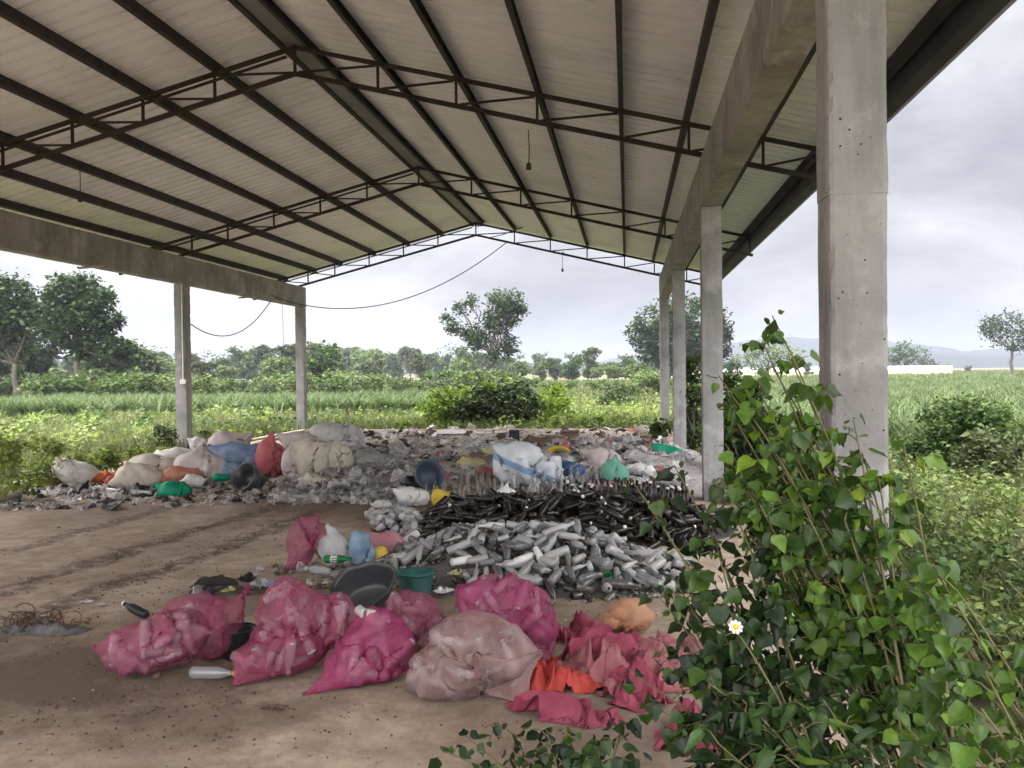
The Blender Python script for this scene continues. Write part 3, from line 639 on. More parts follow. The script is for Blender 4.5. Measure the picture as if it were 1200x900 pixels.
# --- grass, crops and weeds that cover the fields: nobody could count these
def tuft(nb, seed, lean=.5, w=.05):
    r = np.random.default_rng(seed); V = []; F = []
    for _ in range(nb):
        a = r.random()*6.283; h = .6+.4*r.random(); l = lean*(.3+.7*r.random()); o = r.normal(size=2)*.12; b = a+1.57
        dx, dy = math.cos(a), math.sin(a); ex, ey = math.cos(b)*w/2, math.sin(b)*w/2; i = len(V)
        for q, ww in ((0, 1), (.55, .8), (1, .05)):
            cx, cy, cz = o[0]+dx*l*q*q, o[1]+dy*l*q*q, h*q*(1-.18*l*q)
            V += [(cx-ex*ww, cy-ey*ww, cz), (cx+ex*ww, cy+ey*ww, cz)]
        F += [(i, i+1, i+3, i+2), (i+2, i+3, i+5, i+4)]
    return np.array(V), np.array(F)
def grass(name, region, n, hs, m, seed, tf=(7, .5, .05), dens=None):
    r = np.random.default_rng(seed); P = []
    while len(P) < n:
        q = region(r, n); ok = ~((q[:, 0] > SLAB[0]-.25) & (q[:, 0] < SLAB[1]+.05) & (q[:, 1] > SLAB[2]) & (q[:, 1] < SLAB[3]+.3))
        if dens is not None: ok &= r.random(len(q)) < dens(q)
        P = list(P)+list(q[ok])
    P = np.array(P[:n]); pos = np.stack([P[:, 0], P[:, 1], ground_z(P[:, 0], P[:, 1])-.02], 1)
    a = r.random(n)*6.283; z = np.zeros(n); o = np.ones(n)
    rot = np.stack([np.stack([np.cos(a), -np.sin(a), z], 1), np.stack([np.sin(a), np.cos(a), z], 1), np.stack([z, z, o], 1)], 1)
    tv, tff = tuft(tf[0], seed, tf[1], tf[2]); s = hs[0]+(hs[1]-hs[0])*r.random(n)
    V, F = scatter(tv, tff, pos, rot, np.stack([s*1.1, s*1.1, s], 1)); return stuff(link(name, mesh(name, V, F, m)))
def wedge(px0, px1, d0, d1):
    """ground positions whose bearing lies between two bearings, distance d0..d1 (uniform over the picture's depth)"""
    def f(r, n):
        u = r.random(n); d = 1/((1/d0)*(1-u)+(1/d1)*u); u2 = r.random(n); d = np.where(u2 < .45, d, d0+(d1-d0)*r.random(n)); px = px0+(px1-px0)*r.random(n); dv = _f[None]+_r[None]*((px-600)/F_PX)[:, None]
        dv = dv[:, :2]/np.linalg.norm(dv[:, :2], axis=1)[:, None]; return dv*d[:, None]
    return f
def patch(q, s=.22, a=.15): return np.clip(.45+.9*np.sin(q[:, 0]*s+1.7*np.sin(q[:, 1]*s*.7))*np.sin(q[:, 1]*s*1.3+1)+a, .05, 1)
m_g1 = leafmat('grass_green', (.085, .12, .04), (.145, .185, .07), .45, tr=.4, rough=.7)
m_g2 = leafmat('grass_dry', (.17, .155, .085), (.26, .235, .135), .35, tr=.4, rough=.7)
m_g3 = leafmat('crop_leaf', (.075, .115, .045), (.12, .17, .065), .35, tr=.4, rough=.6)
grass('field_grass', wedge(-120, 800, 14, 60), 11000, (.15, .55), m_g1, 1)
grass('dry_grass', wedge(-120, 800, 14, 70), 2200, (.2, .5), m_g2, 2, dens=lambda q: patch(q, .2, -.1))
grass('far_field_grass', wedge(-150, 860, 50, 135), 9000, (.4, .75), m_g1, 3, (7, .6, .12))
grass('crop_rows', wedge(-120, 500, 36, 50), 3000, (.7, 1.1), m_g3, 4, (8, .75, .085), dens=lambda q: (np.sin(q[:, 1]*2.4) > -.2)*patch(q, .25, .2))
grass('roadside_grass', wedge(760, 1330, 5, 26), 6000, (.12, .4), m_g1, 5, (8, .7, .035), dens=lambda q: (q[:, 0] > 1.3)*patch(q, .9, .25))
grass('dry_grass', wedge(800, 1330, 5, 30), 900, (.15, .5), m_g2, 6, (8, .8, .03), dens=lambda q: (q[:, 0] > 1.3)*patch(q, .7, -.05))
grass('field_crop', wedge(800, 1330, 20, 130), 11000, (.35, .8), m_g3, 7, (8, .75, .11), dens=lambda q: (q[:, 0] > 1.3)*1.)
grass('far_field_grass', wedge(840, 1330, 90, 320), 5000, (.5, .9), m_g1, 8, (7, .6, .2))

def leafy(name, region, n, size, hmax, m, seed, dens=None):
    r = np.random.default_rng(seed); P = []
    while len(P) < n//10:
        q = region(r, n); ok = ~((q[:, 0] > SLAB[0]-.5) & (q[:, 0] < SLAB[1]+.1) & (q[:, 1] > SLAB[2]) & (q[:, 1] < SLAB[3]+.4))
        if dens is not None: ok &= r.random(len(q)) < dens(q)
        P += list(q[ok])
    P = np.array(P[:n//10]); P = np.repeat(P, 10, 0); sp = .14+.05*np.hypot(P[:, 0], P[:, 1])/12; P = P+r.normal(size=P.shape)*sp[:, None]; k = len(P)
    pos = np.stack([P[:, 0], P[:, 1], ground_z(P[:, 0], P[:, 1])+hmax*r.random(k)**1.6*(.4+.6*np.sin(P[:, 0]*1.7+P[:, 1]*1.1)**2)], 1)
    V, F = scatter(SV, SF3, pos, rots(k, .7, r), size*(.5+r.random(k))*(.6+np.hypot(P[:, 0], P[:, 1])/30)); stuff(link(name, mesh(name, V, F, m)))
leafy('leafy_weeds', wedge(760, 1330, 5, 22), 26000, .075, .45, g_mid, 91, lambda q: (q[:, 0] > 1.35)*patch(q, .8, .1))
leafy('leafy_weeds', wedge(760, 1330, 5, 24), 14000, .07, .5, g_pale, 92, lambda q: (q[:, 0] > 1.35)*patch(q[:, ::-1], .9, 0))
leafy('leafy_weeds', wedge(-120, 800, 14, 50), 16000, .10, .45, g_lime2, 93, lambda q: patch(q, .3, .1))
leafy('leafy_weeds', wedge(-120, 800, 24, 55), 12000, .10, .55, g_mid, 94, lambda q: patch(q[:, ::-1], .35, -.05))
# long low white roof across the right hand field, and a thin bare sapling
a = AtD(1040, 437, 175); b = AtD(1116, 434, 175); t = thing('greenhouse', 'long low white plastic covered greenhouse beyond the right hand field', 'greenhouse', (a[0], a[1], 0))
dv = Vector((b[0]-a[0], b[1]-a[1], 0)); L = dv.length; t.rotation_euler = (0, 0, math.atan2(dv.y, dv.x))
mb = MB(); prof = [(0, 1.0), (.6, 1.5), (1.5, 1.75), (2.4, 1.5), (3, 1.0)]
V = [(x, y, z) for x in np.linspace(-40, L, 24) for y, z in prof]; mb.add(V, [(i*5+j, i*5+j+1, i*5+5+j+1, i*5+5+j) for i in range(23) for j in range(4)]); mb.build('cover', m_white, t, True)
mb = MB().box(-40, L, .02, 2.98, -.2, 1.0); mb.build('wall', m_kerb, t)
p = gz0(405, 28); t = thing('sapling', 'thin bare sapling in the grass right of the far left column', 'sapling', p)
mb = MB(); limb(mb, (0, 0, -.1), (.25, 0, 1.75), .018, .006, .03); limb(mb, (.1, 0, .7), (-.2, .1, 1.3), .008, .003, .03, 4); mb.build('stem', m_bark, t)
link('foliage', crown_mesh('foliage', [(.2, 0, 1.5, .18, .3), (-.15, .1, 1.2, .12, .15)], 60, .07, g_oliv, 4), t)

# ------------------------------------------------------------------ cloth: a small position based solver gives the sacks, nets and scraps real folds
def grid_edges(F):
    e = np.concatenate([F[:, [i, (i+1) % F.shape[1]]] for i in range(F.shape[1])]); e.sort(1); return np.unique(e, axis=0)
def bend_pairs(F):
    d = {}
    for f in F:
        n = len(f)
        for i in range(n):
            k = (min(f[i], f[(i+1) % n]), max(f[i], f[(i+1) % n])); d.setdefault(k, []).append([v for v in f if v not in k][0])
    return np.array([v for v in d.values() if len(v) == 2])
def relax(x, E, L, B, LB, collide, steps, iters=6, force=None, comp=.35, bend=.12, damp=.9, dt=.03, pins=None, vmax=.03, g=9.8, fric=0.):
    n = len(x); v = np.zeros_like(x); i, j = E[:, 0], E[:, 1]; cnt = np.bincount(np.concatenate([i, j]), minlength=n).astype(float)[:, None]+1e-9
    if len(B): bi, bj = B[:, 0], B[:, 1]; bc = np.bincount(np.concatenate([bi, bj]), minlength=n).astype(float)[:, None]+1e-9
    def project(x, a, b, L, c, ks, kc):
        d = x[b]-x[a]; l = np.linalg.norm(d, axis=1)+1e-9; C = l-L; C = np.where(C > 0, ks*C, kc*C); q = d*(C/l*.5)[:, None]
        for ax in range(3): x[:, ax] += 1.6*(np.bincount(a, q[:, ax], n)-np.bincount(b, q[:, ax], n))/c[:, 0]
        return x
    for s in range(steps):
        a = np.zeros_like(x); a[:, 2] -= g
        if force is not None: a += force(x, s/steps)
        v = (v+a*dt)*damp; l = np.linalg.norm(v*dt, axis=1); v *= np.minimum(1, vmax/(l+1e-9))[:, None]
        p = x.copy(); x = x+v*dt
        for _ in range(iters):
            x = project(x, i, j, L, cnt, 1., comp)
            if len(B): x = project(x, bi, bj, LB, bc, bend, bend)
            if pins is not None: x = pins(x, s/steps)
            x = collide(x)
        if fric: hit = collide.hit; x[hit] = p[hit]*fric+x[hit]*(1-fric)
        lo = x[:, 2] < .004; x[lo, 2] = .003; x[lo, :2] = p[lo, :2]*.8+x[lo, :2]*.2
        v = (x-p)/dt
    return x
def push_out(prims):
    def f(x):
        f.hit = np.zeros(len(x), bool)
        for pr in prims:
            if pr[0] == 'e':
                c, r = np.array(pr[1]), np.array(pr[2]); q = (x-c)/r; l = np.linalg.norm(q, axis=1); m_ = l < 1
                if m_.any(): x[m_] = c+q[m_]/(l[m_, None]+1e-9)*r; f.hit |= m_
            else:
                a, b, r = np.array(pr[1]), np.array(pr[2]), pr[3]; d = b-a; t = np.clip(((x-a)@d)/(d@d), 0, 1); c = a+t[:, None]*d; q = x-c; l = np.linalg.norm(q, axis=1); m_ = l < r
                if m_.any(): x[m_] = c[m_]+q[m_]/(l[m_, None]+1e-9)*r; f.hit |= m_
        x[:, 2] = np.maximum(x[:, 2], .003)
        return x
    return f
_ico = {}
def ico(sub):
    if sub not in _ico:
        import bmesh
        bm = bmesh.new(); bmesh.ops.create_icosphere(bm, subdivisions=sub, radius=1); bm.verts.ensure_lookup_table()
        V = np.array([v.co[:] for v in bm.verts]); F = np.array([[v.index for v in f.verts] for f in bm.faces]); bm.free()
        E = grid_edges(F); B = bend_pairs(F); _ico[sub] = (V, F, E, B)
    return _ico[sub]
def normals(x, F):
    n = np.cross(x[F[:, 1]]-x[F[:, 0]], x[F[:, 2]]-x[F[:, 0]]); o = np.zeros_like(x)
    for k in range(3):
        for ax in range(3): o[:, ax] += np.bincount(F[:, k], n[:, ax], len(x))
    return o/(np.linalg.norm(o, axis=1)[:, None]+1e-9)
def bag(prims, sub=5, slack=1.1, steps=46, ears=(), suck=9, seed=0, bend=.16, iters=5, comp=.14, wr=1.):
    """closed sack pulled tight over its contents with more cloth than it needs; ears: (direction, point, cone) gathered corners"""
    V, F, E, B = ico(sub); r = np.random.default_rng(seed)
    lo = np.min([np.array(p[1])-np.array(p[2]) if p[0] == 'e' else np.minimum(p[1], p[2])-p[3] for p in prims], 0)
    hi = np.max([np.array(p[1])+np.array(p[2]) if p[0] == 'e' else np.maximum(p[1], p[2])+p[3] for p in prims], 0)
    lo[2] = max(lo[2], 0); c = (lo+hi)/2; half = (hi-lo)/2*1.1
    x = c+V*half; x[:, 2] = np.maximum(x[:, 2], .004); x0 = x.copy()
    S0 = V*half
    L = np.linalg.norm(S0[E[:, 1]]-S0[E[:, 0]], axis=1)*slack*(.94+.12*r.random(len(E))); LB = np.linalg.norm(S0[B[:, 1]]-S0[B[:, 0]], axis=1)*slack
    x += r.normal(size=x.shape)*.0035
    groups = []
    for d, p, cone in ears:
        d = np.array(d, float); d /= np.linalg.norm(d); dots = V@d; ix = np.where(dots > cone)[0]; w = (dots[ix]-cone)/(1-cone); groups.append((ix, np.array(p, float), w, V[ix]))
    col = push_out(prims)
    cc = np.mean([np.array(p[1]) for p in prims if p[0] == 'e'], 0)
    def force(x, t):
        d = x-cc; d /= np.linalg.norm(d, axis=1)[:, None]+1e-9; d *= -suck; d[:, 2] += 5; return d
    def pins(x, t):
        for ix, p, w, d in groups:
            k = (np.clip(w*1.6, 0, 1)*.12)[:, None]; x[ix] = x[ix]*(1-k)+(p+(d-d.mean(0))*half*.12)*k
        return x
    x = relax(x, E, L, B, LB, col, steps, iters, force, comp, bend, pins=pins if groups else None, fric=.75)
    nn = normals(x, F); o = r.random(3)*50
    rid = np.array([1-2*abs(mnoise.noise(Vector(p*(11, 11, 8)+o)))+.6*(1-2*abs(mnoise.noise(Vector(p*26+o))))+.3*mnoise.noise(Vector(p*60)) for p in x])
    x = x+nn*(.006*wr*(rid-.6))[:, None]; x[:, 2] = np.maximum(x[:, 2], .002)
    return x, F
def sheet(nx, ny, w, h, squeeze, bumps=(), steps=9, seed=0, amp=.05, bend=.1, comp=.5, iters=5, g=3.):
    """a limp sheet bunched into a smaller space: the extra cloth buckles into folds"""
    r = np.random.default_rng(seed); gx, gy = np.meshgrid(np.linspace(-w/2, w/2, nx), np.linspace(-h/2, h/2, ny)); n = nx*ny
    rest = np.stack([gx.ravel(), gy.ravel(), np.zeros(n)], 1); id_ = np.arange(n).reshape(ny, nx)
    F = np.concatenate([np.stack([id_[:-1, :-1], id_[:-1, 1:], id_[1:, 1:]], -1).reshape(-1, 3), np.stack([id_[:-1, :-1], id_[1:, 1:], id_[1:, :-1]], -1).reshape(-1, 3)])
    E = grid_edges(F); B = bend_pairs(F); L = np.linalg.norm(rest[E[:, 1]]-rest[E[:, 0]], axis=1); LB = np.linalg.norm(rest[B[:, 1]]-rest[B[:, 0]], axis=1)
    x = rest.copy(); u_, v_ = rest[:, 0]*2/w, rest[:, 1]*2/h; ku, kv = np.sqrt(1-v_*v_*.5), np.sqrt(1-u_*u_*.5); x[:, 0] *= ku; x[:, 1] *= kv
    an = np.arctan2(v_, u_); oo = r.random(4)*6.28; x[:, :2] *= (1+.16*np.sin(2*an+oo[0])+.12*np.sin(3*an+oo[1])+.07*np.sin(7*an+oo[2])+.04*np.sin(13*an+oo[3]))[:, None]
    x[:, 0] *= squeeze[0]; x[:, 1] *= squeeze[1]
    q = x[:, :2]/max(w, h); z = np.zeros(n); lat = np.zeros((n, 2)); th = r.random()*3.14
    wx = .22*np.sin(q[:, 1]*7+r.random()*6)+.12*np.sin(q[:, 0]*11+r.random()*6)+.06*np.sin((q[:, 0]-q[:, 1])*19+r.random()*6)
    for k, (fr, am) in enumerate(((1.6+r.random(), 1.), (2.6+1.2*r.random(), .8), (4.4+2*r.random(), .5), (7.5+3*r.random(), .26), (12+5*r.random(), .13))):
        a = th+r.normal()*.45*(1+.3*k); d = np.array([math.cos(a), math.sin(a)]); ph = (q@d+wx)*fr*6.28/2+r.random()*6.28; env = .55+.45*np.sin(q@d[::-1]*(3+3*r.random())+r.random()*6)
        z += am*env*(1-2*np.abs(np.sin(ph)))*1.; lat += (am*env*np.cos(ph)*.35)[:, None]*d
    dome = np.clip(1-(2*x[:, 0]/(w*squeeze[0]))**2, 0, 1)*np.clip(1-(2*x[:, 1]/(h*squeeze[1]))**2, 0, 1)
    edge = np.sqrt(dome); x[:, 2] = amp*(1.25*dome**.6)+amp*z*.6*(.6+.4*edge); x[:, 2] = np.where(x[:, 2] < .01, .006+.25*np.abs(x[:, 2]-.01), x[:, 2])
    x[:, :2] += lat*amp*.6
    L = np.linalg.norm(x[E[:, 1]]-x[E[:, 0]], axis=1)*1.03; LB = np.linalg.norm(x[B[:, 1]]-x[B[:, 0]], axis=1)*1.02
    rx_, ry_ = w*squeeze[0]*.62, h*squeeze[1]*.62; pw = 3.
    po = push_out(list(bumps))
    def col(x):
        x = po(x); col.hit = po.hit
        q = (np.abs(x[:, 0]/rx_)**pw+np.abs(x[:, 1]/ry_)**pw)**(1/pw); k = np.where(q > 1, 1-.6*(q-1)/q, 1.); x[:, 0] *= k; x[:, 1] *= k
        return x
    x = relax(x, E, L, B, LB, col, steps, iters, None, comp, bend, g=g, damp=.7, fric=.5)
    return x, F
def heap_z(x, y):
    z = 0.
    for cx, cy, sx_, sy_, h in MOUNDS: z = z+h*np.exp(-.5*(((x-cx)/sx_)**2+((y-cy)/sy_)**2))
    return z

# ------------------------------------------------------------------ rubbish: materials
def net(name, c, c2, sheer, weave=180):
    """loosely woven plastic net: thin cloth one can partly see through, in bands of tighter and looser weave"""
    m, t, o = shader(name); tc = N(t, 'ShaderNodeTexCoord'); V = tc.outputs['Object']
    n = N(t, 'ShaderNodeTexNoise', i_Scale=9., i_Detail=6., i_Roughness=.65); t.links.new(V, n.inputs['Vector'])
    col = ramp(t, [(.3, c), (.7, c2)], n.outputs[0]).outputs[0]
    p = N(t, 'ShaderNodeBsdfPrincipled', i_Roughness=.6); p.inputs['Specular IOR Level'].default_value = .35; t.links.new(col, p.inputs['Base Color'])
    wv = N(t, 'ShaderNodeTexWave', i_Scale=weave/6.28, i_Distortion=1.2, i_Detail=1.); t.links.new(V, wv.inputs['Vector'])
    b = N(t, 'ShaderNodeBump', i_Strength=.25, i_Distance=.002); t.links.new(wv.outputs[1], b.inputs['Height']); t.links.new(b.outputs[0], p.inputs['Normal'])
    tr = N(t, 'ShaderNodeBsdfTranslucent'); t.links.new(col, tr.inputs[0])
    m1 = N(t, 'ShaderNodeMixShader'); m1.inputs[0].default_value = .35; t.links.new(p.outputs[0], m1.inputs[1]); t.links.new(tr.outputs[0], m1.inputs[2])
    tp = N(t, 'ShaderNodeBsdfTransparent'); n2 = N(t, 'ShaderNodeTexNoise', i_Scale=6., i_Detail=4.); t.links.new(V, n2.inputs['Vector'])
    f = ramp(t, [(.3, (sheer*.6,)*3), (.65, (min(.9, sheer*1.35),)*3)], n2.outputs[0])
    m2 = N(t, 'ShaderNodeMixShader'); t.links.new(f.outputs[0], m2.inputs[0]); t.links.new(m1.outputs[0], m2.inputs[1]); t.links.new(tp.outputs[0], m2.inputs[2]); t.links.new(m2.outputs[0], o.inputs[0]); return m
net_pink = net('net_pink', (.33, .045, .115), (.50, .13, .22), .5)
net_rose = net('net_rose', (.34, .06, .135), (.52, .17, .255), .48)
net_mag = net('net_magenta', (.38, .035, .14), (.54, .105, .24), .42)
net_pale = net('net_pale', (.40, .24, .23), (.60, .43, .41), .5)
net_peach = net('net_peach', (.66, .35, .20), (.70, .43, .28), .3)
m_coral = M('coral_cloth', (.48, .05, .04), (.62, .10, .08), 7, .75, .2, 90, transl=.2)
m_pinkc = M('pink_cloth', (.28, .04, .08), (.44, .105, .16), 7, .8, .4, 110, transl=.2)
m_pinkd = M('faded_pink_cloth', (.34, .105, .125), (.52, .235, .24), 6, .8, .4, 110, transl=.2)
m_sackw = M('sack_white', (.40, .375, .35), (.64, .62, .59), 6, .7, .3, 120, c3=(.55, .52, .49), objr=.1)
m_sackb = M('sack_beige', (.36, .31, .25), (.56, .50, .42), 5, .75, .4, 120, c3=(.46, .41, .34))
m_sackk = M('sack_khaki', (.36, .32, .24), (.56, .52, .42), 5, .75, .4, 100, c3=(.47, .43, .34))
m_sackp = M('sack_pinkish', (.40, .335, .32), (.62, .55, .52), 6, .75, .3, 120)
m_blue = M('bag_blue', (.10, .16, .30), (.26, .33, .45), 5, .5, .2)
m_navy = M('bag_navy', (.03, .06, .16), (.08, .14, .30), 6, .5, .2)
m_red = M('bag_red', (.42, .09, .10), (.55, .17, .18), 5, .6, .2, transl=.15)
m_rust = M('bag_rust', (.38, .15, .09), (.48, .24, .17), 6, .7, .2)
m_green = M('sheet_green', (.0, .26, .14), (.01, .36, .20), 5, .45, .15, transl=.2)
m_mint = M('bag_mint', (.14, .42, .31), (.25, .52, .42), 5, .45, .15, transl=.3)
m_yel = M('plastic_yellow', (.55, .38, .03), (.66, .50, .07), 5, .45, .1)
m_olive = M('bag_olive', (.38, .36, .16), (.5, .48, .25), 6, .6, .15)
m_blk = M('plastic_black', (.012, .012, .014), (.03, .03, .032), 6, .4, .1)
m_char = M('tub_grey', (.03, .034, .036), (.065, .068, .07), 4, .35, .12, spec=.6)
m_tealp = M('basket_teal', (.018, .09, .08), (.035, .13, .115), 6, .45, .1)
m_card = M('cardboard', (.25, .17, .12), (.36, .26, .19), 5, .85, .15)
m_brick = M('fired_clay', (.32, .14, .10), (.42, .2, .14), 8, .9, .3)
m_film = M('film_clear', (.56, .55, .545), (.78, .77, .76), 9, .3, .6, 26, transl=.3, sheer=.15, objr=.2)
m_filmg = M('film_grey', (.34, .315, .305), (.56, .53, .515), 9, .4, .6, 26, transl=.2, objr=.25)
m_filmb = M('film_blue', (.18, .32, .48), (.42, .54, .64), 8, .35, .6, 24, transl=.3, sheer=.15)
m_paper = M('paper_white', (.62, .60, .58), (.82, .80, .77), 6, .8, .4, 26, objr=.2)
m_pinkf = M('film_pink', (.50, .20, .24), (.64, .36, .39), 8, .4, .6, 24, transl=.3)
m_brown = M('scrap_brown', (.12, .085, .065), (.24, .175, .13), 8, .8, .2, objr=.35)
m_dark = M('scrap_dark', (.02, .019, .019), (.06, .055, .052), 8, .6, .2, objr=.3)
m_glass = M('glass_clear', (.34, .345, .34), None, rough=.07, spec=1., alpha=.62, objr=.75)
m_glassd = M('glass_dusty', (.27, .268, .258), None, rough=.16, spec=.9, alpha=.82, objr=.8)
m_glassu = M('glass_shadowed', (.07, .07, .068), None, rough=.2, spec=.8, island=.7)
m_amber = M('glass_amber', (.011, .0085, .007), (.032, .023, .017), 9, .25, .0, spec=.5, objr=.5)
m_tan = M('glass_tan', (.17, .145, .12), (.34, .30, .25), 8, .25, .0, alpha=.8, objr=.35)
m_pet = M('pet_clear', (.55, .57, .58), (.70, .71, .72), 9, .15, .05, spec=.8, alpha=.5)
m_petg = M('pet_green', (.01, .20, .05), (.03, .30, .09), 9, .18, .05, trans=.4, ior=1.3)
m_cap = M('cap_white', (.66, .64, .62), None, rough=.5)
m_capo = M('cap_orange', (.62, .16, .03), None, rough=.5)
m_label = M('bottle_label', (.55, .42, .50), (.66, .55, .6), 8, .6)
m_wood = M('timber_pale', (.44, .36, .22), (.56, .48, .33), 3, .8, .2, stretch=(1, 8, 8))
m_rusty = M('rusted_wire', (.06, .035, .025), (.13, .07, .045), 9, .85, .3)
m_ash = M('ash_heap', (.05, .048, .05), (.17, .165, .165), 14, .95, .6)

# ------------------------------------------------------------------ rubbish heaps
def cen(px, py): p = G(px, py); return p[0], p[1]
MOUNDS = [(-6.2, 13.4, 1.2, .7, .12), (-4.6, 14.0, 1.1, .8, .26), (-3.1, 11.9, .6, .6, .24), (-4.0, 11.4, .6, .45, .12), (-7.4, 11.0, .9, .4, .07), (-2.2, 12.8, .8, .9, .2), (-.9, 12.6, 1.0, .9, .34), (.25, 13.4, .8, 1.2, .30),
          (-1.2, 15.5, 1.6, 1.2, .25), (-.72, 8.6, .95, .5, .27), (.15, 8.6, .45, .4, .05), (-.72, 6.62, .56, .36, .29), (-.2, 6.45, .36, .24, .09), (-1.4, 6.75, .28, .4, .14), (-1.9, 8.2, .38, .5, .12), (-2.35, 5.5, .5, .3, .12)]
def heap_sheet(name, x0, x1, y0, y1, res, m, cut=.03, rough=.03, off=0):
    nx, ny = int((x1-x0)/res), int((y1-y0)/res); xs, ys = np.meshgrid(np.linspace(x0, x1, nx), np.linspace(y0, y1, ny)); z = heap_z(xs, ys)
    zz = z-cut+np.array([[rough*(mnoise.noise((x*5, y*5, off))+.7*mnoise.noise((x*14, y*14, off))) for x, y in zip(a, b)] for a, b in zip(xs, ys)])*np.clip(z*8, 0, 1)
    zz = np.where(z < cut, -.03, zz); id_ = np.arange(nx*ny).reshape(ny, nx); F = np.stack([id_[:-1, :-1], id_[:-1, 1:], id_[1:, 1:], id_[1:, :-1]], -1).reshape(-1, 4)
    F = F[(zz.ravel()[F] > -.02).any(1)]
    return stuff(link(name, mesh(name, np.stack([xs, ys, zz], -1).reshape(-1, 3), F, m, True)))
m_core = M('packed_rubbish', (.05, .042, .038), (.40, .37, .35), 17, .9, .8, 40, c3=(.17, .145, .13), detail=8)
m_cored = M('glass_shards_dark', (.006, .006, .006), (.035, .03, .027), 12, .4, .5, 30)
m_coreg = M('glass_gap_shade', (.02, .02, .019), (.16, .16, .155), 22, .35, .8, 50, c3=(.06, .06, .058))  # core under the clear bottles, shade of the gaps put into its colour
heap_sheet('rubbish_heap', -9, 1.3, 9.75, 18.5, .06, m_core)
heap_sheet('dark_glass_heap', -2.9, 1.3, 7.3, 9.75, .045, m_cored, .05)
heap_sheet('clear_glass_heap', -2.2, .5, 5.9, 7.3, .04, m_coreg, .05)

# flakes and crumpled bits too many to count: one object per heap
scr = [sheet(10, 10, .3, .3, (.6, .5), seed=200+q, amp=.06, steps=6) for q in range(7)]
def litter(name, n, area, m, smin, smax, seed, flat=1., lift=.0, shapes=scr):
    r = np.random.default_rng(seed); pts = []
    while len(pts) < n: pts += [q for q in area(r, n) if SLAB[0] < q[0] < SLAB[1] and q[1] < SLAB[3]]
    pts = np.array(pts[:n]); VV = []; FF = []; b = 0
    if shapes is not scr:
        keep = np.array([mnoise.noise(Vector((p[0]*2.1, p[1]*2.1, seed)))+.5*mnoise.noise(Vector((p[0]*6, p[1]*6, seed))) > -.02 for p in pts]); pts = pts[keep]
    for q, (sv, sf) in enumerate(shapes):
        p = pts[q::len(shapes)]; k = len(p); a = r.random(k)*6.283; t1 = r.normal(size=k)*.35*flat; z = np.zeros(k); o = np.ones(k)
        Rz = np.stack([np.stack([np.cos(a), -np.sin(a), z], 1), np.stack([np.sin(a), np.cos(a), z], 1), np.stack([z, z, o], 1)], 1)
        Rx = np.stack([np.stack([o, z, z], 1), np.stack([z, np.cos(t1), -np.sin(t1)], 1), np.stack([z, np.sin(t1), np.cos(t1)], 1)], 1)
        s = smin+(smax-smin)*r.random(k)**2; pos = np.stack([p[:, 0], p[:, 1], heap_z(p[:, 0], p[:, 1])-.012+lift], 1)
        V, F = scatter(sv, sf, pos, Rz@Rx, np.stack([s, s*(.6+.4*r.random(k)), s*flat], 1)); VV.append(V); FF.append(F+b); b += len(V)
    return stuff(link(name, mesh(name, np.concatenate(VV), np.concatenate(FF), m)))
def poly_area(pts):
    """even coverage of a ground polygon given in photo pixels"""
    P = np.array([G(*p)[:2] for p in pts]); lo, hi = P.min(0), P.max(0)
    def f(r, n):
        q = lo+(hi-lo)*r.random((n*2, 2)); c = np.zeros(len(q), bool); j = len(P)-1
        for i in range(len(P)):
            xi, yi = P[i]; xj, yj = P[j]; hit = ((yi > q[:, 1]) != (yj > q[:, 1])) & (q[:, 0] < (xj-xi)*(q[:, 1]-yi)/(yj-yi+1e-12)+xi); c ^= hit; j = i
        return q[c]
    return f
A_back = poly_area([(345, 506), (560, 502), (760, 502), (812, 545), (800, 585), (560, 592), (500, 590), (470, 575), (330, 585), (200, 588), (60, 592), (-60, 600), (-60, 585), (90, 570), (250, 545)])
A_left = poly_area([(-60, 602), (-60, 585), (60, 574), (200, 565), (300, 570), (420, 575), (470, 590), (330, 590), (190, 592), (60, 598)])
A_far = poly_area([(350, 506), (760, 502), (800, 535), (560, 545), (440, 540), (380, 530)])
A_grey = poly_area([(310, 592), (330, 560), (400, 540), (470, 540), (500, 575), (480, 592)])
A_mid = poly_area([(200, 705), (290, 672), (370, 650), (470, 645), (520, 700), (480, 715), (380, 700)])
A_white = poly_area([(425, 605), (470, 600), (510, 640), (470, 690), (440, 640)])
for nm, n, ar, m_, a, b, sd in (('pale_litter', 1100, A_back, m_film, .3, 1.0, 1), ('grey_litter', 1000, A_back, m_filmg, .3, 1.0, 2), ('dark_litter', 800, A_back, m_dark, .2, .7, 3), ('brown_litter', 700, A_back, m_brown, .2, .7, 4),
        ('paper_litter', 700, A_far, m_paper, .3, 1.0, 5), ('dark_litter', 500, A_far, m_dark, .2, .7, 6), ('grey_film_heap', 420, A_grey, m_filmg, .5, 1.1, 7), ('pale_litter', 160, A_left, m_film, .2, .6, 8), ('dark_litter', 260, A_left, m_dark, .25, .9, 9), ('grey_litter', 200, A_left, m_filmg, .25, .8, 21),
        ('brown_litter', 120, A_mid, m_brown, .15, .45, 10), ('pale_litter', 110, A_mid, m_film, .15, .5, 11), ('dark_litter', 140, A_mid, m_dark, .15, .5, 12), ('pale_litter', 110, A_white, m_film, .15, .4, 13)):
    litter(nm, n, ar, m_, a, b, sd)
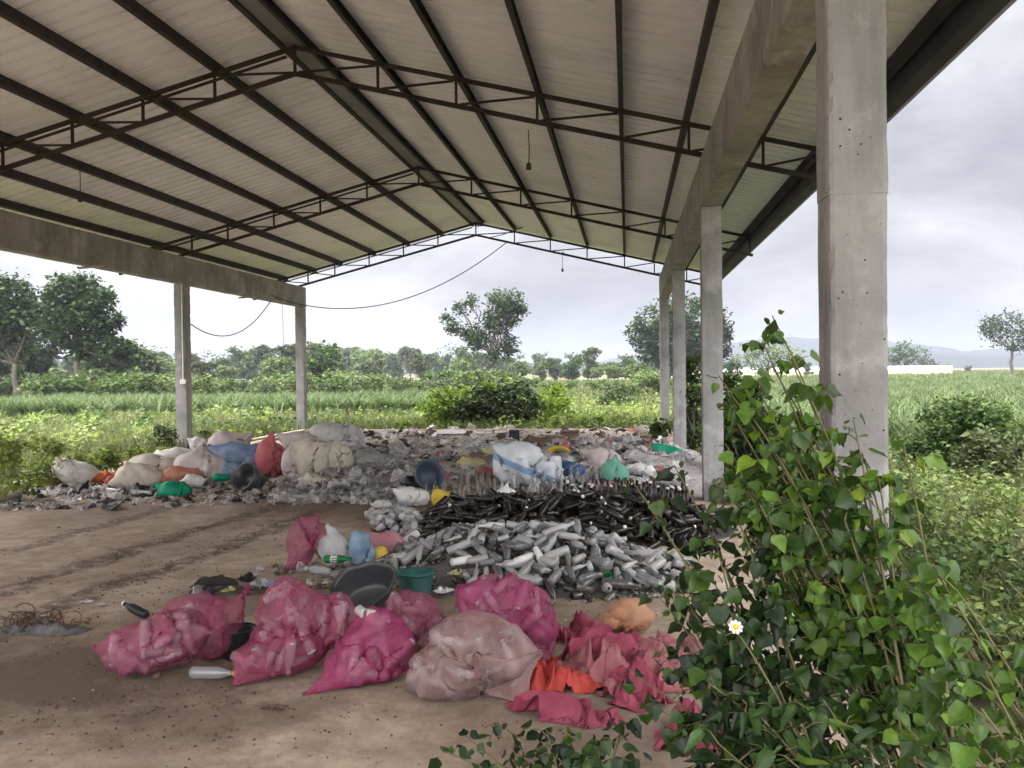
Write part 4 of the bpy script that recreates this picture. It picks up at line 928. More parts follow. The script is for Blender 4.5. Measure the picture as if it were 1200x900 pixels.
# crumbs of soil and dead leaf on the floor
def along(a, b, w):
    a, b = G(*a)[:2], G(*b)[:2]
    return lambda r, n: a+(b-a)*r.random((n, 1))+r.normal(size=(n, 2))*w
crumb = [(np.array([(.5, 0, .0), (-.3, .5, 0), (-.4, -.45, 0), (.05, .05, .5)])*.06, np.array([(0, 1, 3), (1, 2, 3), (2, 0, 3), (0, 2, 1)]))]
m_soil = M('soil_crumb', (.06, .043, .03), (.13, .095, .068), 9, .95, island=.4)
m_pebble = M('pale_chip', (.42, .39, .36), (.6, .57, .53), 9, .8, island=.3)
for q, (a, b, w, n) in enumerate((((0, 692), (335, 590), .11, 900), ((120, 694), (370, 600), .14, 1100), ((0, 648), (210, 592), .1, 160), ((20, 800), (280, 800), .4, 700), ((60, 760), (120, 700), .4, 160), ((300, 840), (520, 850), .35, 110), ((-20, 870), (400, 870), .4, 420), ((0, 740), (330, 640), .7, 500), ((330, 592), (480, 592), .3, 420), ((10, 600), (330, 595), .2, 260), ((560, 720), (760, 705), .2, 120))):
    litter('soil_crumbs', int(n*1.6), along(a, b, w), m_soil, .04, .36, 40+q, shapes=crumb, lift=.012)
litter('pale_chips', 170, poly_area([(-40, 880), (40, 610), (430, 600), (330, 690), (520, 880)]), m_pebble, .07, .26, 60, shapes=crumb, lift=.012)
litter('pale_chips', 60, poly_area([(540, 740), (620, 715), (780, 690), (800, 720), (690, 750)]), m_pebble, .15, .5, 61, shapes=crumb, lift=.012)
leafy = [(LV*.09, LF3)]
m_deadleaf = M('dead_leaf', (.09, .06, .035), (.18, .125, .075), 6, .9, island=.4)
litter('dead_leaves', 170, poly_area([(-40, 880), (20, 720), (300, 690), (330, 600), (60, 610), (200, 800), (520, 880)]), m_deadleaf, .3, .8, 62, flat=.5, shapes=leafy, lift=.013)

# ------------------------------------------------------------------ bottles and jars
def euler_to(axis, spin=0.):
    q = Vector((0, 0, 1)).rotation_difference(Vector(axis).normalized()); return (q.to_matrix() @ Matrix.Rotation(spin, 3, 'Z')).to_euler()
def bottle_mesh(name, prof, m, n=12, crush=0, seed=0):
    b = MB().lathe(prof, n, (True, False)); r = np.random.default_rng(seed); o = r.random(3)*20
    if crush: b.v = [tuple(Vector(v)*1+Vector((v[0]*k_*.9, v[1]*k_*.9, 0))+Vector((v[2]*.18*crush, 0, 0))*(v[2]/.27)) for v in b.v for k_ in [crush*(mnoise.noise(Vector(v)*28+Vector(o))-.25)]]
    return mesh(name, b.v, b.f, m, True)
BEER = [(.029, 0), (.034, .006), (.034, .135), (.031, .15), (.018, .185), (.0135, .2), (.0125, .235), (.0145, .238), (.0145, .25), (.011, .25)]
ARR = [(.030, 0), (.037, .007), (.037, .17), (.033, .19), (.016, .215), (.0145, .25), (.017, .252), (.017, .27), (.012, .27)]
JAR = [(.028, 0), (.034, .006), (.034, .10), (.030, .115), (.027, .12), (.029, .122), (.029, .14), (.024, .14)]
FLASK = [(.027, 0), (.033, .006), (.033, .11), (.026, .135), (.014, .15), (.0135, .175), (.016, .177), (.016, .19), (.011, .19)]
PET = [(.024, 0), (.031, .012), (.031, .05), (.029, .06), (.031, .07), (.031, .13), (.026, .16), (.013, .19), (.0125, .21), (.015, .21), (.015, .225), (.012, .225)]
me_beer = bottle_mesh('beer_bottle', BEER, m_amber); me_arr = bottle_mesh('glass_bottle', ARR, m_glass); me_arrd = bottle_mesh('glass_bottle', ARR, m_glassd)
me_jar = bottle_mesh('glass_jar', JAR, m_glass); me_jard = bottle_mesh('glass_jar', JAR, m_glassd); me_fl = bottle_mesh('glass_flask', FLASK, m_glass); me_fld = bottle_mesh('glass_flask', FLASK, m_glassd)
m_glassw = M('bottle_white', (.55, .54, .52), (.78, .77, .75), 9, .35, .2)
me_cr = bottle_mesh('plastic_bottle', PET, m_glassd, 12, .8, 3); me_cr2 = bottle_mesh('plastic_bottle', PET, m_glass, 12, 1., 4); me_wh = bottle_mesh('plastic_bottle', ARR, m_glassw, 12, .5, 5)
me_tan = bottle_mesh('glass_bottle', BEER, m_tan); me_pet = bottle_mesh('plastic_bottle', PET, m_pet); me_petg = bottle_mesh('plastic_bottle', PET, m_petg)
capm = mesh('cap', MB().lathe([(.0165, -.012), (.0165, .004), (.014, .006)], 9).v, MB().lathe([(.0165, -.012), (.0165, .004), (.014, .006)], 9).f, m_cap)
labm = mesh('paper_label', MB().lathe([(.0315, .06), (.0315, .115)], 10, (False, False)).v, MB().lathe([(.0315, .06), (.0315, .115)], 10, (False, False)).f, m_label, True)
def lay(name, me, x, y, label, cat, group, axis, lift=0., cap=0, h=.25, lab=False, z=None, sc=1.):
    a = Vector(axis).normalized(); zz = (heap_z(x, y) if z is None else z)+lift
    o = link(name, me, None, (x-a.x*h/2*sc, y-a.y*h/2*sc, zz-a.z*h/2*sc), euler_to(a, rng.random()*6), sc); tag(o, label, cat, group)
    if cap: link('cap', capm, o, (0, 0, h))
    if lab: link('paper_label', labm, o)
    return o
def sample(n, accept, x0, x1, y0, y1, dmin, r):
    P = []; tries = 0
    while len(P) < n and tries < n*400:
        tries += 1; x = x0+(x1-x0)*r.random(); y = y0+(y1-y0)*r.random()
        if not accept(x, y): continue
        if all((x-a)**2+(y-b)**2 > dmin*dmin for a, b in P): P.append((x, y))
    return P
def slope(x, y): e = .03; return (heap_z(x+e, y)-heap_z(x-e, y))/(2*e), (heap_z(x, y+e)-heap_z(x, y-e))/(2*e)
def rand_axis(r, x, y, tilt=.3):
    a = r.random()*6.283; gx_, gy_ = slope(x, y); ax = (math.cos(a), math.sin(a), gx_*math.cos(a)+gy_*math.sin(a)+r.normal()*tilt); return ax
r3 = np.random.default_rng(33)
def hz(lo): return lambda x, y: heap_z(x, y) > lo
# clear glass heap in front
pts = sample(300, lambda x, y: heap_z(x, y) > .035 and not (x < -1.25 and y < 6.35), -2.0, .42, 5.95, 7.35, .058, r3)
kinds = [('glass_bottle', me_arr, .27, 'clear glass bottle lying on the clear glass heap', 'bottle', 'clear bottles on the front glass heap'), ('glass_bottle', me_arrd, .27, 'dusty pale glass bottle lying on the clear glass heap', 'bottle', 'dusty bottles on the front glass heap'),
         ('glass_jar', me_jar, .14, 'clear glass jar lying on the clear glass heap', 'jar', 'clear jars on the front glass heap'), ('glass_jar', me_jard, .14, 'dusty pale glass jar lying on the clear glass heap', 'jar', 'dusty jars on the front glass heap'),
         ('glass_flask', me_fl, .19, 'small clear glass flask lying on the clear glass heap', 'flask', 'clear flasks on the front glass heap'), ('glass_flask', me_fld, .19, 'small dusty glass flask lying on the clear glass heap', 'flask', 'dusty flasks on the front glass heap'),
         ('plastic_bottle', me_cr, .22, 'crushed dusty plastic bottle on the clear glass heap', 'bottle', 'crushed dusty bottles on the front heap'), ('plastic_bottle', me_cr2, .22, 'crushed clear plastic bottle on the clear glass heap', 'bottle', 'crushed clear bottles on the front heap'), ('plastic_bottle', me_wh, .27, 'opaque white bottle on the clear glass heap', 'bottle', 'white bottles on the front heap')]
for x, y in pts:
    q = kinds[int(r3.choice(9, p=[.15, .15, .16, .15, .12, .11, .08, .06, .02]))]
    lay(q[0], q[1], x, y, q[3], q[4], q[5], rand_axis(r3, x, y, .35), .02+.05*r3.random(), 0, q[2], sc=.62+.4*r3.random())
for px, py, a in ((712, 672, .25), (735, 668, .1), (690, 660, .5), (700, 690, 2.2), (672, 650, .4), (720, 652, .1)):
    x, y = cen(px, py); lay('glass_bottle', me_arrd if px % 2 else me_arr, x, y, 'glass bottle lying at the right hand foot of the clear glass heap', 'bottle', 'bottles at the right foot of the clear heap', (math.cos(a), math.sin(a), 0), .04, 0, .27, sc=1.15)
# black bottle heap behind it
pts = sample(215, lambda x, y: heap_z(x, y) > .05 and y > 7.45, -1.95, .75, 7.45, 9.4, .075, r3)
for x, y in pts:
    c = r3.random() < .26
    lay('beer_bottle', me_beer, x, y, 'dark bottle with a white cap lying on the black bottle heap' if c else 'dark brown bottle lying on the black bottle heap', 'bottle', 'capped bottles on the black heap' if c else 'brown bottles on the black heap', rand_axis(r3, x, y, .3), .02+.06*r3.random(), c, .25, sc=.86+.2*r3.random())
# the bottles below the ones one can count
def under(name, me, n, acc, x0, x1, y0, y1, m, drop, seed, sc):
    r = np.random.default_rng(seed); P = []
    while len(P) < n:
        x, y = x0+(x1-x0)*r.random(), y0+(y1-y0)*r.random()
        if acc(x, y): P.append((x, y))
    tv = np.array([v.co[:] for v in me.vertices]); tf = np.array([p.vertices[:] for p in me.polygons if len(p.vertices) == 4]); pos = []; rt = []
    for x, y in P:
        ax = Vector(rand_axis(r, x, y, .3)).normalized(); rt.append(np.array(Vector((0, 0, 1)).rotation_difference(ax).to_matrix())); pos.append((x-ax.x*.12*sc, y-ax.y*.12*sc, heap_z(x, y)-drop*r.random()-ax.z*.12*sc))
    V, F = scatter(tv, tf, np.array(pos), np.array(rt), np.full(n, sc)); stuff(link(name, mesh(name, V, F, m, True)))
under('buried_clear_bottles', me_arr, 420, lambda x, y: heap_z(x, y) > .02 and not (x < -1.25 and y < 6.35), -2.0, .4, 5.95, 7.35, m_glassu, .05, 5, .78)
under('buried_dark_bottles', me_beer, 700, lambda x, y: heap_z(x, y) > .03, -1.95, .8, 7.45, 9.6, m_amber, .05, 6, .92)
# bottles standing behind and beside
def standing(area, n, me, name, label, group, hgt, capp, dmin, seed, sc=1.):
    r = np.random.default_rng(seed); f = poly_area(area); P = []
    for q in list(f(r, 6000)):
        if len(P) >= n: break
        if all((q[0]-a)**2+(q[1]-b)**2 > dmin*dmin for a, b in P): P.append((q[0], q[1]))
    for x, y in P:
        c = r.random() < capp
        lay(name, me, x, y, label, 'bottle', group, (r.normal()*.05, r.normal()*.05, 1), hgt*sc/2-.02, c, hgt, sc=sc)
standing([(690, 612), (795, 622), (812, 606), (806, 590), (700, 585), (660, 588)], 84, me_beer, 'beer_bottle', 'dark bottle standing upright in the crowd right of the black bottle heap', 'dark bottles standing right of the black heap', .25, .3, .075, 71, 1.1)
standing([(585, 596), (690, 597), (715, 582), (700, 574), (585, 580)], 46, me_arrd, 'glass_bottle', 'pale clear bottle standing upright behind the black bottle heap', 'clear bottles standing behind the black heap', .27, 0, .1, 72, .85)
standing([(498, 588), (580, 596), (585, 580), (560, 574), (500, 576)], 34, me_tan, 'glass_bottle', 'tan dusty bottle standing upright left behind the black bottle heap', 'tan bottles standing behind the black heap', .25, 0, .1, 73, .85)
# white cups and caps spilling left of the glass
cupm = MB().lathe([(.026, 0), (.036, .075), (.038, .078), (.034, .076), (.024, .003)], 10, (True, True)); cupm = mesh('plastic_cup', cupm.v, cupm.f, m_film, True)
cupd = cupm.copy(); cupd.materials.clear(); cupd.materials.append(m_filmg)
fA = poly_area([(428, 606), (468, 598), (500, 640), (478, 668), (455, 650)])
P = []
for q in list(fA(r3, 1500)):
    if len(P) < 85 and all((q[0]-a)**2+(q[1]-b)**2 > .005 for a, b in P): P.append(q)
for k, (x, y) in enumerate(P):
    a = r3.normal(size=3); lay('plastic_cup', cupm if k % 2 else cupd, x, y, 'white plastic cup spilled left of the glass heaps' if k % 2 else 'grey plastic cup spilled left of the glass heaps', 'cup', 'white cups left of the glass heaps' if k % 2 else 'grey cups left of the glass heaps', a, .035, 0, .078)

# ------------------------------------------------------------------ filled sacks and nets in front
caprng = np.random.default_rng(5)
def netbag(label, m, px0, pyb, ells, ears=(), nb=0, seed=0, slack=1.08, sub=5, name='mesh_sack', cat='sack', where='', group=None, suck=9, yoff=0., steps=46, bend=.2, zb=0.):
    """ells: (px, py, rx px, ry px, depth radius m, depth m); everything measured round the front foot (px0, pyb)"""
    p = G(px0, pyb, zb); D = math.hypot(p[0], p[1]); s = D/F_PX; az = math.atan2(-p[0], p[1]); prims = []
    for px, py, rx, ry, rd, dy in ells: prims.append(('e', ((px-px0)*s, dy, max((pyb-py)*s, 0)), (rx*s*.9, rd*.9, ry*s*.9)))
    bot = []
    r = np.random.default_rng(seed+900)
    for k in range(nb):
        e = prims[int(r.integers(len(ells)))]; c = np.array(e[1]); rr = np.array(e[2]); d = r.normal(size=3); d[1] = -abs(d[1])*1.4; d /= np.linalg.norm(d)
        q = c+d*rr*.90; a = np.cross(d, r.normal(size=3)); a /= np.linalg.norm(a); L_ = .075
        if q[2]-abs(a[2])*L_ < .05: q[2] = .05+abs(a[2])*L_
        prims.append(('c', q-a*L_, q+a*L_, .034)); bot.append((q, a))
    if not ears: e0 = ells[0]; ears = (((-.7, 0, .7), e0[0]-e0[2]*1.1, e0[1]-e0[3]*1.15, e0[5], .93), ((1, 0, -.2), e0[0]+e0[2]*1.3, e0[1]+e0[3]*.4, e0[5], .93))
    er = [(d, ((px-px0)*s, dy, (pyb-py)*s), cone) for d, px, py, dy, cone in ears]
    V, F = bag(prims, sub, slack, steps, er, suck, seed, bend if nb else .07, comp=.14 if nb else .45, wr=1. if nb else 4.5)
    o = link(name, mesh(name, V, F, m, True), None, (p[0], p[1]+yoff, p[2]+.001), (0, 0, az)); tag(o, label, cat, group)
    rot = Matrix.Rotation(az, 3, 'Z')
    for k, (q, a) in enumerate(bot):
        w = rot @ Vector(q)+o.location; aw = rot @ Vector(a)
        gk = k % 3
        me = (me_pet, me_arrd, me_jard)[gk]; hh = (.225, .27, .14)[gk]; nm = ('plastic_bottle', 'glass_bottle', 'glass_jar')[gk]; wd = ('clear plastic bottle', 'pale glass bottle', 'pale glass jar')[gk]
        b = link(nm, me, None, w-aw*hh*.36, euler_to(aw), .72); tag(b, f'{wd} seen inside the {where}', 'jar' if gk == 2 else 'bottle', f'{wd}s inside the {where}')
        if gk == 0: link('paper_label', labm, b)
    return o
UP = (0, 0, 1)
netbag('crumpled rose pink mesh sack of bottles, leftmost of the front sacks', net_rose, 190, 800, [(195, 766, 42, 34, .17, .19), (165, 768, 34, 30, .15, .18), (215, 760, 30, 30, .16, .22), (225, 744, 40, 22, .12, .34)], [((-1, -.2, .1), 121, 757, .10, .92)], 30, 1, 1.14, where='leftmost pink sack')
netbag('dark pink open mesh sack standing over black rubbish, between the two left sacks', net_pink, 258, 786, [(252, 752, 30, 36, .14, .22), (258, 744, 27, 26, .13, .24)], [((.9, -.1, .9), 291, 701, .12, .86), ((-.8, 0, .9), 229, 716, .18, .88)], 0, 2, 1.08)
t = tag(link('black_bin', None), 'black plastic bin seen through the dark pink sack', 'bin'); p = G(258, 786); t.location = (p[0], p[1]+.22, 0)
MB().lathe([(.075, 0), (.095, .16), (.10, .165), (.085, .162), (.07, .01)], 16).build('shell', m_blk, t, True); MB().tube([(.1*math.cos(a), .1*math.sin(a), .165) for a in np.linspace(0, 6.283, 20)], .006, 5).build('rim', m_blk, t, True)
netbag('tall upright pink mesh sack packed with clear bottles, its peak leaning left', net_pink, 335, 803, [(340, 768, 52, 40, .18, .2), (348, 738, 50, 36, .16, .22), (338, 717, 24, 18, .10, .22), (390, 748, 30, 28, .14, .24), (310, 780, 34, 24, .13, .17)], [((-.8, -.2, -.75), 279, 799, .05, .9), ((-.05, 0, 1), 333, 692, .2, .94)], 40, 3, 1.08, where='tall pink sack')
netbag('deep magenta mesh sack with a tail spread on the floor to its left', net_mag, 425, 812, [(444, 773, 50, 40, .17, .2), (425, 790, 50, 26, .15, .17), (442, 748, 30, 22, .12, .22)], [((-1, -.2, -.5), 357, 814, .03, .88), ((.1, 0, 1), 438, 726, .2, .94)], 30, 4, 1.1, where='magenta sack with the tail')
netbag('pink mesh sack half hidden behind the magenta one, below the teal basket', net_rose, 492, 772, [(490, 735, 34, 32, .15, .2), (475, 725, 22, 24, .13, .22), (505, 748, 24, 24, .13, .2)], [((0, 0, 1), 472, 702, .2, .93)], 14, 5, 1.08, where='half hidden pink sack')
netbag('bright magenta mesh sack bulging behind the pale sack, its pointed corner to the left', net_mag, 605, 792, [(600, 735, 50, 48, .19, .28), (630, 745, 28, 44, .16, .28), (565, 722, 34, 30, .14, .3)], [((-1, 0, .55), 534, 699, .25, .90), ((.7, -.4, -.7), 648, 786, .1, .9)], 34, 6, 1.1, where='bright magenta sack')
netbag('large pale pink dusty sack lying in front with its loose neck trailing to the right', net_pale, 555, 832, [(530, 802, 54, 42, .2, .22), (556, 778, 62, 48, .19, .26), (594, 792, 38, 36, .16, .26), (512, 812, 32, 26, .14, .18)], [((1, -.1, .35), 640, 780, .18, .9), ((.9, -.4, -.6), 622, 832, .05, .92), ((.3, -.5, .5), 560, 770, .05, .96)], 36, 7, 1.2, where='pale pink sack', steps=52)
netbag('peach coloured net bag lying behind the crumpled pink sacks, beside the bush', net_peach, 738, 748, [(740, 728, 28, 19, .12, .14), (718, 736, 18, 11, .1, .12)], [((-1, 0, -.3), 700, 742, .1, .88)], 0, 8, 1.3)
# limp empty sacks and cloths
def cloth(label, m, px, py, w, h, sq, seed, bumps=(), amp=.05, rz=0., name='empty_sack', cat='sack', n=64, group=None, steps=9, z=0., bend=.12):
    w, h = w*1.2, h*1.2; V, F = sheet(n, int(n*h/w), w, h, sq, bumps, steps, seed, amp*2.3, bend)
    p = G(px, py, z); o = link(name, mesh(name, V, F, m, True), None, (p[0], p[1], z+.002), (0, 0, rz)); return tag(o, label, cat, group)
cloth('coral red cloth bunched over the loose neck of the pale sack', m_coral, 655, 806, .52, .40, (.72, .5), 11, (), .05, .1, 'cloth', 'cloth')
cloth('empty rose pink sack spread limp in front of the coral cloth', m_pinkc, 662, 838, .62, .42, (.68, .45), 12, (), .05, -.35)
cloth('crumpled faded pink sack on the pile beside the bush, nearest the peach bag', m_pinkc, 712, 770, .75, .6, (.60, .42), 13, (), .06, .2)
cloth('folded faded pink sack in the middle of the crumpled pile', m_pinkd, 725, 800, .62, .5, (.6, .4), 14, (), .06, .9)
cloth('dull pink sack crushed against the right of the coral cloth', m_pinkc, 745, 818, .6, .5, (.55, .42), 15, (), .06, -.6)
cloth('dusty rose sack lying under the bush leaves at the right of the pile', m_pinkd, 785, 800, .6, .5, (.6, .45), 16, (), .06, .4)
cloth('crimson pink sack showing low through the bush leaves', m_pinkc, 815, 868, .55, .5, (.6, .5), 17, (), .06, 1.2)
cloth('pink and white printed bag lying behind the bush right of the peach bag', m_pinkf, 808, 770, .45, .35, (.65, .5), 18, (), .05, .3, 'plastic_bag', 'bag')
cloth('rumpled rose sack between the coral cloth and the faded pile', m_pinkd, 690, 790, .5, .42, (.7, .6), 51, (), .05, .5)
cloth('bright rose sack heaped at the back of the crumpled pile', m_pinkc, 690, 752, .5, .4, (.7, .6), 52, (), .05, -.3)
cloth('reddish sack edge behind the pale sack neck', m_coral, 640, 792, .34, .3, (.7, .6), 53, (), .04, 1.)
cloth('dusty pink sack at the right end of the crumpled pile', m_pinkd, 770, 772, .55, .45, (.7, .6), 54, (), .05, -.8)
netbag('cream filled sack behind the bush left of the near column foot', m_sackb, 915, 775, [(915, 742, 34, 34, .16, .22), (890, 752, 24, 22, .13, .2)], [((-.5, 0, 1), 893, 698, .2, .93)], 0, 19, 1.3, sub=4, name='woven_sack')
netbag('grey white sack slumped low behind the bush by the near column', m_sackp, 870, 800, [(865, 778, 38, 20, .14, .18), (905, 784, 26, 16, .12, .18)], (), 0, 20, 1.3, sub=4, name='woven_sack')

# tubs, basket, bottles and bits among the front sacks
p = G(420, 728); t = thing('plastic_tub', 'large dark grey plastic tub tilted on its side, its torn rim towards the camera', 'tub', (p[0]-.01, p[1]+.30, .05)); t.scale = (1.15, 1.1, 1.); t.rotation_euler = (R(42), R(-16), R(10))
n = 32; V = []; Fs = []
for k, (rr, z) in enumerate(((.10, 0), (.125, .03), (.155, .17), (.165, .2), (.16, .202), (.148, .17), (.118, .035), (.09, .01))):
    for j in range(n):
        a = j/n*6.283; w_ = 1+(.09*math.sin(3*a+1)+.04*math.sin(7*a)) * (1 if 2 <= k <= 5 else .15); V.append((rr*math.cos(a)*w_*1.15, rr*math.sin(a)*w_, z*(1+.07*math.sin(2*a+.5))))
Fs = [(i*n+j, i*n+(j+1) % n, (i+1)*n+(j+1) % n, (i+1)*n+j) for i in range(7) for j in range(n)]+[tuple(range(n-1, -1, -1)), tuple(7*n+j for j in range(n))]
link('shell', mesh('shell', V, Fs, m_char, True), t); rim = [Vector(V[3*n+j]) for j in range(n)]; rim.append(rim[0]); MB().tube(rim, .006, 5, False).build('rim', m_char, t, True)
p = G(482, 706); t = thing('plastic_basket', 'small round teal green plastic basket with a lattice wall, standing behind the sacks', 'basket', (p[0], p[1]+.14, .02))
mb = MB()
for z in np.linspace(.012, .145, 11):
    rr = .098+.028*z/.15; mb.tube([(rr*math.cos(a), rr*math.sin(a), z) for a in np.linspace(0, 6.2832, 33)], .0042, 5, False)
for a in np.linspace(0, 6.283, 30)[:-1]: mb.tube([(.098*math.cos(a), .098*math.sin(a), .006), (.126*math.cos(a), .126*math.sin(a), .15)], .0034, 4)
mb.build('lattice', m_tealp, t); MB().lathe([(.099, 0), (.099, .008)], 24).build('bottom', m_tealp, t)
MB().lathe([(.120, .146), (.133, .148), (.134, .166), (.128, .168), (.122, .164)], 32, (False, False)).build('rim', m_tealp, t, True); MB().lathe([(.0965, .01), (.122, .146), (.1205, .146), (.095, .01)], 32, (False, False)).build('wall', m_tealp, t, True)
V, F = sheet(22, 14, .36, .22, (.93, .9), (), 9, 31, .02, .3); p = G(238, 702)
o = link('rubber_mat', mesh('rubber_mat', V, F, m_blk, True), None, (p[0], p[1]+.12, .05), (R(34), 0, -.1), (1.05, 1.1, 2.2)); tag(o, 'folded black rubber mat propped behind the left pink sacks', 'mat')
p = G(148, 728); o = lay('plastic_bottle', bottle_mesh('plastic_bottle', PET, m_blk), p[0], p[1]+.1, 'small black bottle with a white cap behind the leftmost sack', 'bottle', None, (-.9, .3, .25), .05, 1, .225, z=0)
p = G(250, 796); o = lay('plastic_bottle', bottle_mesh('plastic_bottle', PET, m_glass, 14), p[0], p[1], 'clear plastic bottle with an orange cap lying before the dark pink sack', 'bottle', None, (1, .05, 0), .034, 0, .225, z=0, sc=1.1); cc = link('cap', capm.copy(), o, (0, 0, .225)); cc.data.materials.clear(); cc.data.materials.append(m_capo)
# upright torn pink net with bottles behind the front row
netbag('torn pink net bag standing open with bottles spilling out, behind the front sacks', net_rose, 362, 672, [(352, 642, 15, 30, .10, .14), (362, 625, 14, 18, .09, .14), (378, 640, 10, 22, .08, .18)], [((.2, 0, 1), 372, 607, .14, .93), ((-.7, -.2, -.7), 336, 668, .06, .9)], 0, 21, 1.3, sub=4)
def petat(px, py, z, axis, label, me, sc=1., cap=0, lab=False):
    p = G(px, py, z); return lay('plastic_bottle', me, p[0], p[1], label, 'bottle', None, axis, 0, cap, .225, lab, z=z, sc=sc)
petat(360, 620, .26, (.1, -.25, 1), 'green plastic bottle standing up in the mouth of the torn pink net', me_petg, .9)
petat(396, 655, .17, (1, -.1, .05), 'green plastic bottle with a white label lying across the torn net bag', me_petg, 1.0, lab=True)
petat(352, 665, .06, (.3, -.8, .4), 'round clear plastic bottle end at the foot of the torn pink net', me_pet, 1.2)
petat(371, 668, .05, (-.4, -.8, .3), 'second clear bottle end beside the torn pink net foot', me_pet, 1.1)
netbag('white plastic bag leaning beside the torn pink net, green bottle across it', m_film, 392, 672, [(392, 648, 18, 22, .08, .16), (404, 655, 14, 16, .07, .18)], [((0, 0, 1), 384, 618, .16, .94)], 0, 22, 1.3, sub=4, name='plastic_bag', cat='bag')
netbag('clear bag with a blue panel standing right of the torn net', m_filmb, 424, 672, [(422, 648, 14, 22, .08, .16), (430, 655, 11, 15, .07, .16)], [((-.2, 0, 1), 414, 628, .16, .94)], 0, 23, 1.3, sub=4, name='plastic_bag', cat='bag')
netbag('rose pink bag lying behind the clear blue panelled bag', m_pinkf, 455, 658, [(452, 642, 24, 14, .12, .2), (468, 648, 12, 9, .1, .2)], (), 0, 24, 1.3, sub=4, name='plastic_bag', cat='bag')
netbag('mustard yellow wrapper bunched beside the rose pink bag', m_yel, 446, 666, [(446, 654, 11, 12, .06, .06)], (), 0, 25, 1.3, sub=3, name='wrapper', cat='wrapper')
for k, (px, py, w_, m_, lab, nm, ct) in enumerate(((305, 690, .2, m_film, 'pale blue crumpled plastic film behind the tall pink sack', 'plastic_film', 'film'), (268, 702, .12, m_olive, 'olive yellow crumpled wrapper beside the black rubber mat', 'wrapper', 'wrapper'), (330, 672, .14, m_brown, 'brown leaf like scrap left of the torn net', 'scrap', 'scrap'),
      (320, 690, .14, m_filmb, 'blue grey crumpled wrapper behind the tall pink sack', 'wrapper', 'wrapper'), (102, 706, .1, m_paper, 'lone crumpled white scrap on the bare floor left of the sacks', 'paper', 'paper'), (138, 652, .1, m_brown, 'brown lump lying alone between the wheel tracks', 'clod', 'clod'), (716, 694, .16, m_petg, 'green and white torn wrapper at the right foot of the glass heap', 'wrapper', 'wrapper'),
      (740, 698, .13, m_paper, 'white torn paper beside the green wrapper', 'paper', 'paper'), (118, 710, .07, m_paper, 'second small white scrap beside the lone crumpled one', 'paper', 'paper'), (500, 690, .16, m_film, 'pale plastic scrap right of the teal basket', 'plastic_film', 'film'), (520, 700, .15, m_paper, 'white crumpled rag right of the teal basket', 'rag', 'rag'), (535, 690, .14, m_olive, 'yellowish crumpled wrapper on the edge of the glass heap', 'wrapper', 'wrapper'),
      (620, 712, .14, m_paper, 'pale scrap between the bright magenta sack and the glass heap', 'paper', 'paper'), (290, 680, .16, m_blk, 'black crumpled film behind the dark pink sack', 'plastic_film', 'film'))):
    V, F = sheet(16, 16, w_*1.6, w_*1.6, (.55, .5), (), 9, 300+k, w_*.32, .15)
    p = G(px, py); tag(link(nm, mesh(nm, V, F, m_, True), None, (p[0], p[1], heap_z(p[0], p[1])+.004), (0, 0, k*1.7)), lab, ct)
p = G(740, 733); tag(MB().box(-.05, .05, -.035, .035, 0, .06).build('brick', m_brick, None, loc=(p[0]-.05, p[1]+.1, 0), rot=(0, 0, .3)), 'broken red brick beside the bright magenta sack', 'brick')
# burnt wire heap at the left edge
p = G(42, 742); t = thing('burnt_wire_heap', 'small heap of rusted wire and ash on the floor at the left edge', 'heap', (p[0], p[1]+.06, 0))
mb = MB(); r = np.random.default_rng(9)
for k in range(60):
    c = np.array([r.normal()*.14, r.normal()*.05, .02+.06*r.random()]); rad = .015+.05*r.random(); ax = r.normal(size=3); ax /= np.linalg.norm(ax); u_ = np.cross(ax, r.normal(size=3)); u_ /= np.linalg.norm(u_); w_ = np.cross(ax, u_)
    arc = np.linspace(0, 2+3.5*r.random(), 9); mb.tube([np.maximum(c+rad*(u_*math.cos(a)+w_*math.sin(a))+ax*a*.004, (-9, -9, .004)) for a in arc], .0035, 4)
mb.build('wire', m_rusty, t)
xs, ys = np.meshgrid(np.linspace(-.34, .3, 40), np.linspace(-.12, .12, 16)); zz = .07*np.exp(-.5*((xs/.17)**2+(ys/.055)**2))*(1+.5*np.array([[mnoise.noise((a*22, b*22, 0)) for a, b in zip(q, w)] for q, w in zip(xs, ys)]))-.006
id_ = np.arange(640).reshape(16, 40); link('ash', mesh('ash', np.stack([xs, ys, zz], -1).reshape(-1, 3), np.stack([id_[:-1, :-1], id_[:-1, 1:], id_[1:, 1:], id_[1:, :-1]], -1).reshape(-1, 4), m_ash, True), t)
p = G(325, 832); t = thing('dry_twigs', 'small tangle of dry twigs on the floor before the front sacks', 'twigs', p); mb = MB()
for k in range(22):
    a = r.random()*6.28; c = np.array([r.normal()*.06, r.normal()*.02, .008]); d = np.array([math.cos(a), math.sin(a)*.5, .25*r.random()]); limb(mb, c-d*.03*r.random(), c+d*(.02+.05*r.random()), .0025, .001, .15, 4)
mb.build('twig', m_rusty, t)

